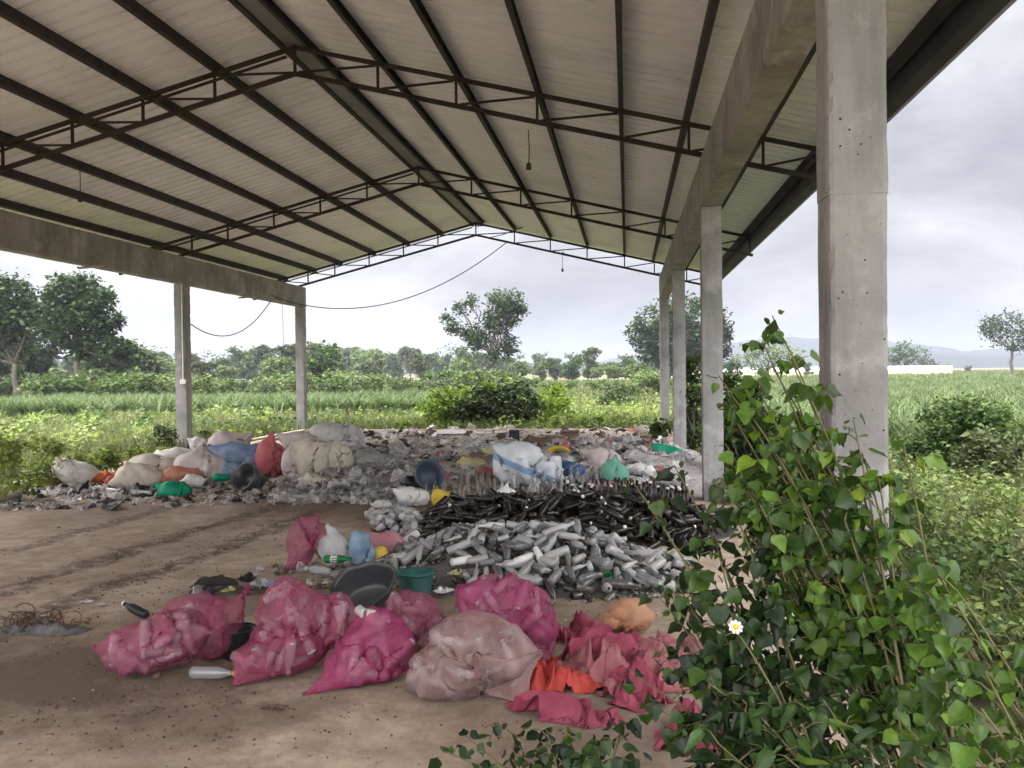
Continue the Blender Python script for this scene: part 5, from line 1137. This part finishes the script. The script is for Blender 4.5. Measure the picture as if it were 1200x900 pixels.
# ------------------------------------------------------------------ the big heap at the back: sacks, tubs, sheets
def sack(label, m, px, pyb, w, h, Y, seed, ears=(), name='woven_sack', cat='sack', depth=.8, lean=0., sub=4, group=None, slack=1.3, wr=2.6):
    p = AtY(px, pyb, Y); D = math.hypot(p[0], p[1]); s = D/F_PX; W_, H_ = w*s/2, h*s/2; az = math.atan2(-p[0], p[1]); r = np.random.default_rng(seed+77)
    prims = [('e', (-W_*.22, 0, H_*(1+lean)), (W_*.72, W_*depth*.8, H_*.92)), ('e', (W_*.3, W_*.1*r.normal(), H_*(.85-lean)), (W_*.68, W_*depth*.7, H_*.82))]
    if not ears: ears = (((-1, 0, .3), -1.25, 0, .5+.9*r.random(), .93), ((1, 0, .5), 1.2, 0, .3+1.3*r.random(), .93), ((-.3, -.6, .9), -.5, -.3, 2.1, .95))
    for k in range(9):
        d = r.normal(size=3); d[1] = -abs(d[1]); d /= np.linalg.norm(d); c = np.array([W_*.86*d[0], W_*depth*.62*d[1], H_*(1+.8*d[2])]); e = r.normal(size=3); e /= np.linalg.norm(e); q_ = (.12+.2*r.random())*W_; prims.append(('c', c-e*q_, c+e*q_, .13*W_))
    V, F = bag(prims, sub, slack, 30, [(d, (x*W_, yy*W_, z*H_), c) for d, x, yy, z, c in ears], 8, seed, .07, comp=.45, wr=wr*max(.5, W_/.3))
    o = link(name, mesh(name, V, F, m, True), None, p, (0, 0, az)); return tag(o, label, cat, group)
EL = ((-1, 0, .8), -1.15, 0, 1.75, .9); ER = ((1, 0, .8), 1.15, 0, 1.75, .9); EB = ((1, -.3, -.6), 1.2, 0, .1, .9); ET = ((0, 0, 1), .1, 0, 2.35, .93)
def striped():
    m, t, o = shader('sack_blue_stripe'); p = N(t, 'ShaderNodeBsdfPrincipled', i_Roughness=.6); tc = N(t, 'ShaderNodeTexCoord')
    sx = N(t, 'ShaderNodeSeparateXYZ'); t.links.new(tc.outputs['Object'], sx.inputs[0]); ad = N(t, 'ShaderNodeMath', operation='MULTIPLY_ADD'); ad.inputs[1].default_value = .42; t.links.new(sx.outputs[0], ad.inputs[0]); t.links.new(sx.outputs[2], ad.inputs[2])
    n = N(t, 'ShaderNodeTexNoise', i_Scale=5., i_Detail=6.); t.links.new(tc.outputs['Object'], n.inputs[0])
    base = ramp(t, [(.35, (.50, .52, .54)), (.65, (.68, .71, .74))], n.outputs[0]).outputs[0]
    f = ramp(t, [(.16, (0, 0, 0)), (.17, (1, 1, 1)), (.25, (1, 1, 1)), (.26, (0, 0, 0))], ad.outputs[0])
    t.links.new(mixc(t, f.outputs[0], base, (.22, .35, .52, 1)), p.inputs['Base Color']); t.links.new(p.outputs[0], o.inputs[0]); return m
m_stripe = striped()
SACKS = [
 ('round white sack at the left end of the heap, in front of its grey twin', m_sackw, 90, 568, 36, 27, 11.3, 1, ()),
 ('greyish white sack half hidden behind the round white one at the heap\'s left end', m_sackp, 77, 566, 30, 27, 11.8, 2, ()),
 ('bright green rag beside the round white sack', m_petg, 116, 556, 18, 11, 12.0, 3, (EL,), 'rag', 'rag'),
 ('orange rag below the bright green one', m_capo, 120, 565, 28, 12, 11.6, 4, (), 'rag', 'rag'),
 ('small crimson bag between the orange rag and the big beige sack', m_red, 134, 570, 18, 12, 11.3, 5, (), 'plastic_bag', 'bag'),
 ('big beige sack in front, second from the left of the heap', m_sackb, 164, 574, 50, 30, 11.1, 6, ()),
 ('wide beige sack lying behind the big beige one', m_sackb, 183, 565, 66, 32, 11.8, 7, (ER,)),
 ('long white sack at the back edge by the second left column', m_sackw, 214, 546, 62, 20, 13.0, 8, (ER,)),
 ('large pinkish white sack left of the blue bag', m_sackp, 236, 567, 58, 38, 11.7, 9, (ET,)),
 ('rust brown bag lying before the large pinkish white sack', m_rust, 213, 566, 42, 19, 11.3, 10, (), 'plastic_bag', 'bag'),
 ('small white sack at the foot of the rust brown bag', m_sackw, 227, 571, 24, 15, 10.95, 11, ()),
 ('denim blue bag on top of the left heap', m_blue, 284, 553, 62, 34, 12.4, 12, (EL,), 'plastic_bag', 'bag'),
 ('pale blue bag under the denim blue one', m_filmb, 270, 562, 34, 20, 11.8, 13, (), 'plastic_bag', 'bag'),
 ('tall pale sack standing behind the denim blue bag', m_sackp, 268, 537, 46, 32, 13.4, 14, (ER,)),
 ('square white sack end at the back by the second left column', m_sackw, 234, 530, 22, 18, 14.0, 15, (EL, ER)),
 ('dark red woven bag beside the denim blue bag', m_red, 318, 558, 36, 44, 12.2, 16, (ET,)),
 ('emerald green sheet scrap at the front of the left heap', m_green, 205, 587, 36, 23, 10.6, 17, (EL,), 'plastic_sheet', 'sheet'),
 ('second emerald scrap under the pale blue bag', m_green, 258, 564, 18, 9, 11.4, 18, (), 'plastic_sheet', 'sheet'),
 ('pale khaki open sack standing right of the dark red bag', m_sackk, 366, 562, 40, 50, 12.0, 19, (EL, ER)),
 ('khaki sack leaning against the open one', m_sackk, 396, 560, 36, 46, 12.2, 20, (EL,)),
 ('dull white sack at the heap top, left of the biggest', m_sackp, 354, 533, 46, 28, 13.5, 21, (EL,)),
 ('biggest white sack lying across the very top of the left heap', m_sackw, 393, 530, 68, 32, 13.9, 22, (EB,), 'woven_sack', 'sack', .8, .25),
 ('slim white sack between the dark red bag and the open khaki one', m_sackp, 341, 563, 22, 38, 11.9, 23, (ET,)),
 ('grey plastic bundle behind the khaki sacks', m_filmg, 432, 553, 44, 26, 12.6, 24, (), 'plastic_bundle', 'bundle'),
 ('pale plastic bundle in the grey film pile', m_film, 445, 575, 46, 26, 11.6, 25, (), 'plastic_bundle', 'bundle'),
 ('grey bundle at the front of the grey film pile', m_filmg, 405, 585, 52, 24, 11.0, 26, (), 'plastic_bundle', 'bundle'),
 ('dusty bundle at the right end of the grey film pile', m_filmg, 466, 560, 36, 22, 12.2, 27, (), 'plastic_bundle', 'bundle'),
 ('cream bundle at the foot of the khaki sacks', m_sackk, 372, 577, 46, 22, 11.3, 28, (), 'plastic_bundle', 'bundle'),
 ('bright yellow bag standing before the tan bottles', m_yel, 516, 595, 22, 23, 9.7, 29, (ER,), 'plastic_bag', 'bag'),
 ('crumpled white film bag left of the bright yellow bag', m_paper, 484, 592, 40, 22, 9.9, 30, (EL,), 'plastic_bag', 'bag'),
 ('white film bag caught between the tan and clear standing bottles', m_paper, 594, 594, 26, 25, 9.6, 31, (ET,), 'plastic_bag', 'bag'),
 ('large white sack with a blue stripe, the biggest in the middle of the heap', m_stripe, 618, 568, 84, 46, 11.2, 32, (((-1, 0, .7), -.95, 0, 2.1, .9), EB), 'woven_sack', 'sack', .55, .28),
 ('lime yellow bag at the upper left of the striped sack', m_olive, 577, 542, 24, 20, 12.6, 33, (EL,), 'plastic_bag', 'bag'),
 ('olive bag lying left of the lime yellow one', m_olive, 553, 553, 40, 18, 12.0, 34, (), 'plastic_bag', 'bag'),
 ('navy blue bag under the yellow basin', m_navy, 668, 561, 36, 22, 11.6, 35, (EB,), 'plastic_bag', 'bag'),
 ('grey striped sack right of the yellow basin', m_sackp, 706, 552, 46, 28, 12.0, 36, (EL,)),
 ('mint green translucent bag above the small pink bag', m_mint, 720, 570, 34, 32, 10.9, 37, (ET,), 'plastic_bag', 'bag'),
 ('small pink bag at the back of the standing dark bottles', m_pinkf, 715, 583, 42, 20, 10.4, 38, (EL,), 'plastic_bag', 'bag'),
 ('emerald green tarp draped at the right end of the heap', m_green, 772, 541, 60, 22, 13.0, 39, (EL, ((1, 0, -.3), 1.3, 0, .3, .9)), 'tarp', 'tarp', .6),
 ('white plastic bag behind the emerald tarp', m_film, 748, 532, 44, 20, 14.2, 40, (), 'plastic_bag', 'bag'),
 ('dusty white bag left of the tarp, behind the grey striped sack', m_sackp, 690, 530, 34, 20, 14.0, 41, (), 'plastic_bag', 'bag'),
 ('cream bag at the far slab edge near the far right column', m_sackb, 756, 509, 20, 11, 20.5, 42, (), 'plastic_bag', 'bag'),
 ('brown bundle behind the striped sack', m_brown, 628, 528, 34, 18, 14.0, 43, (), 'plastic_bundle', 'bundle'),
 ('mauve bundle left of the striped sack', m_pinkd, 570, 562, 30, 16, 11.5, 44, (), 'plastic_bundle', 'bundle'),
 ('pale film bag at the right end below the tarp', m_film, 790, 570, 34, 22, 11.2, 45, (), 'plastic_bag', 'bag'),
 ('white film bag right of the mint green bag', m_paper, 752, 562, 34, 20, 11.8, 46, (EL,), 'plastic_bag', 'bag'),
 ('black plastic bag left of the tan standing bottles', m_blk, 484, 575, 26, 18, 10.6, 47, (), 'plastic_bag', 'bag'),
 ('light blue film bag at the left tip of the bottle heap', m_filmb, 470, 600, 16, 12, 9.6, 48, (), 'plastic_bag', 'bag'),
 ('clear film bag at the far left tip of the bottle heap', m_film, 448, 597, 24, 12, 9.8, 49, (), 'plastic_bag', 'bag')]
for a in SACKS: sack(*a)
# charcoal tub, blue grey tub, yellow basin
def tub(label, m, px, py, Y, r0, r1, h, rot, name='plastic_tub', cat='tub', n=24):
    p = AtY(px, py, Y); t = thing(name, label, cat, p); t.rotation_euler = rot
    MB().lathe([(r0, 0), (r0+(r1-r0)*.5, h*.5), (r1, h), (r1-.012, h), (r0+(r1-r0)*.5-.012, h*.5), (r0-.012, .012)], n).build('shell', m, t, True)
    MB().tube([(r1*math.cos(a), r1*math.sin(a), h) for a in np.linspace(0, 6.2832, n+1)], .010, 6, False).build('rim', m, t, True); return t
tub('charcoal plastic tub lying at the front of the left heap', m_char, 301, 566, 11.2, .15, .2, .26, (R(62), R(14), R(-30)))
tub('dark blue grey tub lying left of the tan standing bottles', M('tub_slate', (.05, .065, .09), (.09, .11, .14), 4, .4), 498, 560, 10.6, .14, .19, .2, (R(72), R(10), R(30)))
tub('mustard yellow basin standing on edge behind the navy bag', m_yel, 654, 544, 12.3, .20, .25, .09, (R(78), 0, R(8)), 'basin', 'basin')
# cartons
def carton(label, m, px, py, w, h, Y, rz):
    p = AtY(px, py, Y); s = Y/F_PX; w, h = w*s, h*s; t = thing('carton', label, 'carton', p, rz)
    MB().box(-w/2, w/2, 0, w*.8, 0, h).build('box', m, t); MB().bar((-w/2, -.004, h), (-w*.55, -w*.25, h*1.12), w*.02, .004).box(-w/2, w/2, -w*.28, -.004, h-.004, h).build('flap', m, t)
carton('brown carton standing left behind the yellow basin', m_card, 650, 528, 26, 17, 14.2, .15); carton('brown carton behind the grey striped sack', m_card, 719, 529, 24, 15, 14.6, -.3)
carton('small black carton at the far side of the heap, near the middle bush', m_dark, 603, 516, 12, 12, 18, .2); carton('small reddish carton beside the cream bag at the far edge', m_card, 756, 518, 14, 8, 19, 0); carton('dark carton lying on the far litter right of the small black one', m_brown, 668, 512, 22, 7, 18.5, .1)
# planks and pipes
def rod(label, m, a, b, Ya, Yb, w, h, name, cat, tube=False):
    p, q = (AtY(*a, Ya), AtY(*b, Yb)) if Ya else (G(*a, w), G(*b, w)); mb = MB()
    if tube: mb.tube([(0, 0, 0), q-p], w, 8)
    else: mb.bar((0, 0, 0), q-p, w, h)
    tag(mb.build(name, m, None, tube, loc=p), label, cat)
rod('long pale timber plank lying behind the sacks up to the far left column', m_wood, (286, 524), (352, 507), 15.2, 17.5, .09, .05, 'plank', 'plank')
rod('pale timber pole along the slab edge at the far left', m_wood, (-30, 580), (76, 561), 0, 0, .05, .04, 'timber_pole', 'pole', True)
rod('grey pipe lying beside the timber pole at the left edge', m_sackp, (-30, 589), (24, 579), 0, 0, .045, .04, 'pipe', 'pipe', True)
rod('long white pipe lying across the front of the left heap', m_film, (92, 572), (176, 578), 0, 0, .035, .03, 'pipe', 'pipe', True)
p = G(532, 507); V, F = sheet(40, 26, 2.2, 1.5, (.85, .8), (), 9, 777, .06); tag(link('plastic_sheet', mesh('plastic_sheet', V, F, m_paper, True), None, (p[0], p[1]-.3, .03)), 'white plastic sheet spread at the far slab edge before the middle bush', 'sheet')
petat(347, 583, .05, (1, .15, .1), 'clear plastic bottle lying at the front edge of the grey film pile', me_pet, 1.3)
# crumpled pieces one can count on the heaps
big = [sheet(20, 20, .5, .5, (.75, .65), (), 9, 500+q, .09) for q in range(6)]
def pieces(n, area, m, name, cat, label, group, lo, hi, seed, lift=.03):
    r = np.random.default_rng(seed); f = poly_area(area); pts = []
    mes = [mesh(name, V, F, m, True) for V, F in big]
    while len(pts) < n: pts += list(f(r, n))
    for x, y in pts[:n]:
        o = link(name, mes[int(r.integers(6))], None, (x, y, heap_z(x, y)-.03+lift*r.random()), (r.normal()*.5, r.normal()*.5, r.random()*6.28), lo+(hi-lo)*r.random()**1.7); tag(o, label, cat, group)
AL = [(-40, 602), (-40, 588), (60, 576), (200, 570), (300, 575), (330, 588), (200, 596)]; AG = [(315, 592), (330, 568), (400, 552), (470, 545), (498, 575), (480, 592)]
AM = [(470, 575), (490, 545), (560, 530), (700, 525), (790, 535), (805, 575), (700, 580), (580, 572)]; AF = [(360, 510), (480, 503), (760, 503), (800, 525), (640, 530), (440, 540)]; AQ = [(285, 690), (300, 668), (360, 655), (420, 670), (380, 690)]
for a in ((34, AL, m_filmg, 'plastic_film', 'film', 'crumpled grey film in the flat litter at the left of the heap', 'grey film pieces in the left litter', .3, .8, 1), (22, AL, m_dark, 'dark_scrap', 'scrap', 'dark flat scrap in the litter at the left front of the heap', 'dark scraps in the left litter', .3, .9, 2),
          (22, AL, m_film, 'plastic_film', 'film', 'whitish crumpled film in the flat litter at the left front of the heap', 'whitish film pieces in the left litter', .3, .8, 3), (90, AG, m_filmg, 'plastic_film', 'film', 'crumpled grey film in the grey film pile below the khaki sacks', 'grey film pieces in the grey pile', .5, 1.2, 4),
          (60, AG, m_film, 'plastic_film', 'film', 'whitish crumpled film in the grey film pile below the khaki sacks', 'whitish film pieces in the grey pile', .4, 1.0, 5), (90, AM, m_film, 'plastic_film', 'film', 'whitish crumpled film between the bags behind the bottles', 'whitish film pieces behind the bottles', .5, 1.1, 6),
          (50, AM, m_filmg, 'plastic_film', 'film', 'crumpled grey film between the bags behind the bottles', 'grey film pieces behind the bottles', .5, 1.1, 7), (30, AM, m_pinkd, 'pink_scrap', 'scrap', 'pinkish crumpled scrap between the bags behind the bottles', 'pinkish scraps behind the bottles', .4, .8, 8), (22, AM, m_brown, 'brown_scrap', 'scrap', 'brown crumpled scrap between the bags behind the bottles', 'brown scraps behind the bottles', .4, .9, 9),
          (40, AM, m_sackb, 'cream_scrap', 'scrap', 'cream crumpled scrap between the bags behind the bottles', 'cream scraps behind the bottles', .5, .9, 15), (110, AF, m_paper, 'paper', 'paper', 'white crumpled piece in the far litter near the slab edge', 'white pieces in the far litter', .5, 1.2, 10), (60, AF, m_brown, 'brown_scrap', 'scrap', 'brown piece in the far litter near the slab edge', 'brown pieces in the far litter', .5, 1.2, 11), (26, AF, m_dark, 'dark_scrap', 'scrap', 'dark piece in the far litter near the slab edge', 'dark pieces in the far litter', .5, 1.1, 16), (4, AF, m_rust, 'orange_scrap', 'scrap', 'orange scrap in the far litter near the slab edge', 'orange scraps in the far litter', .6, 1., 12),
          (14, AQ, m_filmg, 'plastic_film', 'film', 'grey crumpled scrap behind the tall pink sack', 'grey scraps behind the tall pink sack', .2, .4, 13), (10, AQ, m_film, 'plastic_film', 'film', 'whitish crumpled scrap behind the tall pink sack', 'whitish scraps behind the tall pink sack', .2, .4, 14)): pieces(*a)

# ------------------------------------------------------------------ the leafy plants in front, right
st = np.array([(-.07, .0), (.02, .30), (.16, .44), (.36, .46), (.60, .33), (.82, .15), (1.0, .0)]); LHV = []; LHF = []
for k, (y, w_) in enumerate(st):
    yy = y if k else .03
    LHV += [(-w_, y if k else .0, .10*w_/.46-.16*y*y), (-w_*.5, (y+yy)/2, .03*w_/.46-.16*y*y), (0, yy, -.015-.16*y*y), (w_*.5, (y+yy)/2, .03*w_/.46-.16*y*y), (w_, y if k else .0, .10*w_/.46-.16*y*y)]
LHV = np.array(LHV); LHF = np.array([(5*k+j, 5*k+j+1, 5*k+5+j+1, 5*k+5+j) for k in range(len(st)-1) for j in range(4)])
LNV = LHV*np.array([.42, 1, .6])                   # narrow, lance shaped
def plant_leaf(name, a, b):
    m, t, o = shader(name); p = N(t, 'ShaderNodeBsdfPrincipled', i_Roughness=.42); p.inputs['Specular IOR Level'].default_value = .4
    g = N(t, 'ShaderNodeNewGeometry'); tc = N(t, 'ShaderNodeTexCoord'); n = N(t, 'ShaderNodeTexNoise', i_Scale=30., i_Detail=4.); t.links.new(tc.outputs['Object'], n.inputs[0])
    c = ramp(t, [(0, tuple(.6*x for x in a)), (.3, a), (.65, b), (.88, tuple(1.5*x for x in b)), (.97, (b[0]*2.2, b[1]*1.9, b[2]*1.1)), (1, (b[0]*2.6, b[1]*2., b[2]*1.1))], g.outputs['Random Per Island']).outputs[0]
    c = mixc(t, 1., c, ramp(t, [(.3, (.62, .66, .6)), (.7, (1.3, 1.22, 1.3))], n.outputs[0]).outputs[0], 'MULTIPLY'); t.links.new(c, p.inputs['Base Color'])
    tr = N(t, 'ShaderNodeBsdfTranslucent'); t.links.new(mixc(t, 1., c, (1.5, 1.6, .7, 1), 'MULTIPLY'), tr.inputs[0])
    mx = N(t, 'ShaderNodeMixShader'); mx.inputs[0].default_value = .32; t.links.new(p.outputs[0], mx.inputs[1]); t.links.new(tr.outputs[0], mx.inputs[2]); t.links.new(mx.outputs[0], o.inputs[0]); return m
m_leafA = plant_leaf('shrub_leaf', (.04, .085, .012), (.08, .155, .024)); m_leafB = plant_leaf('dark_shrub_leaf', (.015, .034, .009), (.033, .068, .016)); m_leafC = plant_leaf('lance_leaf', (.02, .048, .012), (.042, .088, .022))
def plant(label, base, canes, m, size, seed, per=8, leaf=None, name='leafy_shrub', twig=.17, cat='shrub', start=.3, droop=.75):
    r = np.random.default_rng(seed); leaf = LHV if leaf is None else leaf; t = thing(name, label, cat, base); base = np.array(base, float); mb = MB(); P, Y_, N_, S_ = [], [], [], []
    def add_leaf(p, out):
        y = out*.6+np.array([0, 0, -droop])*(.5+.8*r.random())+r.normal(size=3)*.32; nn = np.array([0, -.45, .8])+r.normal(size=3)*.42+out*.4
        pet = p+out*.02+np.array([0, 0, .005]); P.append(pet); Y_.append(y); N_.append(nn); S_.append(size*(.4+.95*r.random()**1.3))
    for px, py, Y, nt_ in canes:
        tip = AtY(px, py, Y)-base; b0 = np.array([r.normal()*.07, r.normal()*.07, -.02]); mid = b0*.4+tip*.6*np.array([.8, .8, 1.05])+r.normal(size=3)*.04; q = np.linspace(0, 1, 12)[:, None]
        pts = (1-q)**2*b0+2*q*(1-q)*mid+q*q*tip; mb.tube(list(pts), list(np.linspace(.009, .002, 12)), 6)
        for k in range(nt_):
            u = start+(1-start)*(k+r.random())/nt_; p = pts[0]*0+np.array([np.interp(u, np.linspace(0, 1, 12), pts[:, c]) for c in range(3)])
            a = k*2.4+r.random(); out = np.array([math.cos(a), math.sin(a), .15]); tl = twig*(.35+.9*r.random())*(1.15-u*.75); e = p+out*tl+np.array([0, 0, tl*(.35-.5*r.random())]); mid2 = (p+e)/2+np.array([0, 0, tl*.15]); mb.tube([p, mid2, e], [.003, .0022, .0012], 4)
            nl = max(2, int(per*tl/twig*.8))
            for j in range(nl):
                v = (j+.6)/nl; pp = p*(1-v)**2+2*v*(1-v)*mid2+v*v*e; s_ = np.array([-out[1], out[0], 0])*(1 if j % 2 else -1); o2 = out*.5+s_*.9 if j < nl-1 else out
                add_leaf(pp, o2/np.linalg.norm(o2))
        for j in range(3): add_leaf(pts[-1]-np.array([0, 0, .02*j]), np.array([math.cos(j*2.1), math.sin(j*2.1), .3]))
    P, Y_, N_, S_ = map(np.array, (P, Y_, N_, S_)); kind_ = r.integers(5, size=len(P)); VV, FF, b = [], [], 0; Fr = frames(Y_, N_); Sc = np.stack([S_*(.75+.45*r.random(len(S_))), S_, S_], 1)
    for q in range(5):
        ix = np.where(kind_ == q)[0]
        if not len(ix): continue
        lv = leaf.copy(); y = lv[:, 1].copy(); lv[:, 2] += (.05, -.22, .16, -.1, .3)[q]*y*y+(.0, .1, -.08, .25, -.05)[q]*np.abs(lv[:, 0])+.05*np.sin(y*9+q)*np.abs(lv[:, 0])*2; lv[:, 0] += (.0, .12, -.1, .05, -.16)[q]*y*y; lv[:, 0] *= 1+.12*np.sin(y*(11+q)+q*2)
        V, F = scatter(lv, LHF, P[ix], Fr[ix], Sc[ix]); VV.append(V); FF.append(F+b); b += len(V)
    V, F = np.concatenate(VV), np.concatenate(FF)
    link('foliage', mesh('foliage', V, F, m, True), t); mb.build('stem', m_stem, t, True); return t
plant('tall leafy shrub with heart shaped leaves rising in front of the near concrete column', (1.02, 2.75, -.1), [(905, 370, 3.05, 10), (893, 400, 3.1, 7), (842, 440, 3.1, 9), (872, 475, 3.0, 9), (930, 455, 3.15, 7), (900, 520, 3.0, 11), (850, 520, 3.05, 9), (960, 530, 2.95, 9), (1000, 492, 2.9, 7), (1055, 505, 2.85, 6), (1030, 560, 2.8, 9), (940, 590, 2.8, 10), (990, 610, 2.75, 9), (890, 590, 2.85, 9), (905, 430, 3.1, 9), (880, 440, 3.05, 8), (920, 490, 3.05, 9), (975, 560, 2.9, 10), (1010, 530, 2.9, 8), (870, 560, 3.0, 9), (890, 470, 3.05, 10), (915, 540, 3.0, 10), (860, 490, 3.05, 9), (940, 500, 3.0, 9), (905, 600, 2.95, 10), (965, 610, 2.85, 10), (925, 420, 3.1, 6), (895, 545, 3.0, 10), (845, 560, 3.05, 9), (865, 600, 3.0, 10), (880, 630, 2.95, 10), (930, 640, 2.9, 10), (960, 580, 2.95, 9), (850, 470, 3.1, 8), (1000, 570, 2.85, 9), (980, 650, 2.8, 9)], m_leafA, .056, 1, per=15)
plant('dark drooping shrub hanging over the pink sacks left of the near column', (.62, 2.8, -.02), [(738, 560, 3.1, 6), (790, 545, 3.1, 7), (825, 590, 3.05, 9), (790, 640, 3.0, 9), (765, 690, 2.95, 9), (840, 640, 2.95, 10), (880, 650, 2.9, 9), (800, 720, 2.9, 10), (850, 705, 2.85, 10), (775, 765, 2.9, 9), (825, 790, 2.85, 10), (880, 790, 2.8, 9), (760, 825, 2.9, 7), (800, 860, 2.8, 8), (905, 690, 2.85, 6), (860, 600, 2.95, 10), (835, 680, 2.9, 10), (790, 680, 2.95, 9), (850, 750, 2.85, 10), (800, 770, 2.9, 9), (860, 840, 2.8, 9), (740, 790, 2.95, 7), (905, 640, 2.9, 8)], m_leafB, .058, 2, per=12)
plant('low dark plant along the bottom edge in front of the pale pink sack', (-.05, 2.75, 0.), [(545, 862, 3.15, 6), (520, 880, 3.1, 4), (575, 850, 3.15, 6), (610, 865, 3.1, 7), (640, 855, 3.1, 7), (670, 862, 3.05, 7), (700, 870, 3.05, 6), (600, 890, 3.0, 6), (655, 890, 3.0, 7), (730, 850, 3.0, 7), (690, 895, 2.95, 6), (560, 895, 3.0, 5)], m_leafB, .055, 3, start=.5, twig=.12, per=9)
plant('broad leaved shrub filling the lower right corner', (1.35, 2.1, -.1), [(1120, 690, 2.3, 7), (1080, 720, 2.35, 8), (1140, 760, 2.15, 8), (1090, 800, 2.25, 8), (1150, 830, 2.1, 7), (1060, 850, 2.25, 8), (1195, 860, 2.0, 6), (1110, 880, 2.1, 7), (1040, 640, 2.45, 6), (1060, 680, 2.4, 8), (1090, 660, 2.4, 8), (1110, 730, 2.3, 8), (1070, 780, 2.3, 8), (1130, 870, 2.1, 8), (1075, 890, 2.2, 7)], m_leafA, .054, 4, twig=.18, per=11)
t = plant('plant with narrow leaves and a small yellow and white flower, before the near column foot', (.75, 2.55, 0.), [(862, 738, 2.7, 5), (830, 800, 2.7, 7), (870, 820, 2.65, 8), (910, 800, 2.65, 6), (890, 860, 2.6, 8), (940, 850, 2.55, 6), (840, 870, 2.6, 7), (965, 820, 2.6, 5), (985, 880, 2.5, 7), (925, 890, 2.5, 7), (1020, 880, 2.5, 7), (1050, 830, 2.6, 5)], m_leafC, .085, 5, leaf=LNV, name='flowering_plant', cat='plant', start=.4, droop=.5)
fp = AtY(862, 735, 2.68)-np.array([.75, 2.55, 0]); fl = link('flower', None, t, fp, (R(55), 0, R(10)))
mb = MB()
for k in range(9):
    a = k*.698; mb.add([(.006*math.cos(a-.4), .006*math.sin(a-.4), 0), (.02*math.cos(a-.28), .02*math.sin(a-.28), .003), (.024*math.cos(a), .024*math.sin(a), .001), (.02*math.cos(a+.28), .02*math.sin(a+.28), .003), (.006*math.cos(a+.4), .006*math.sin(a+.4), 0)], [(0, 1, 2, 3, 4)])
mb.build('petals', m_white, fl); MB().lathe([(.009, 0), (.010, .004), (.005, .008)], 10).build('flower_centre', M('flower_yellow', (.75, .42, .02), (.8, .55, .05), 80), fl)
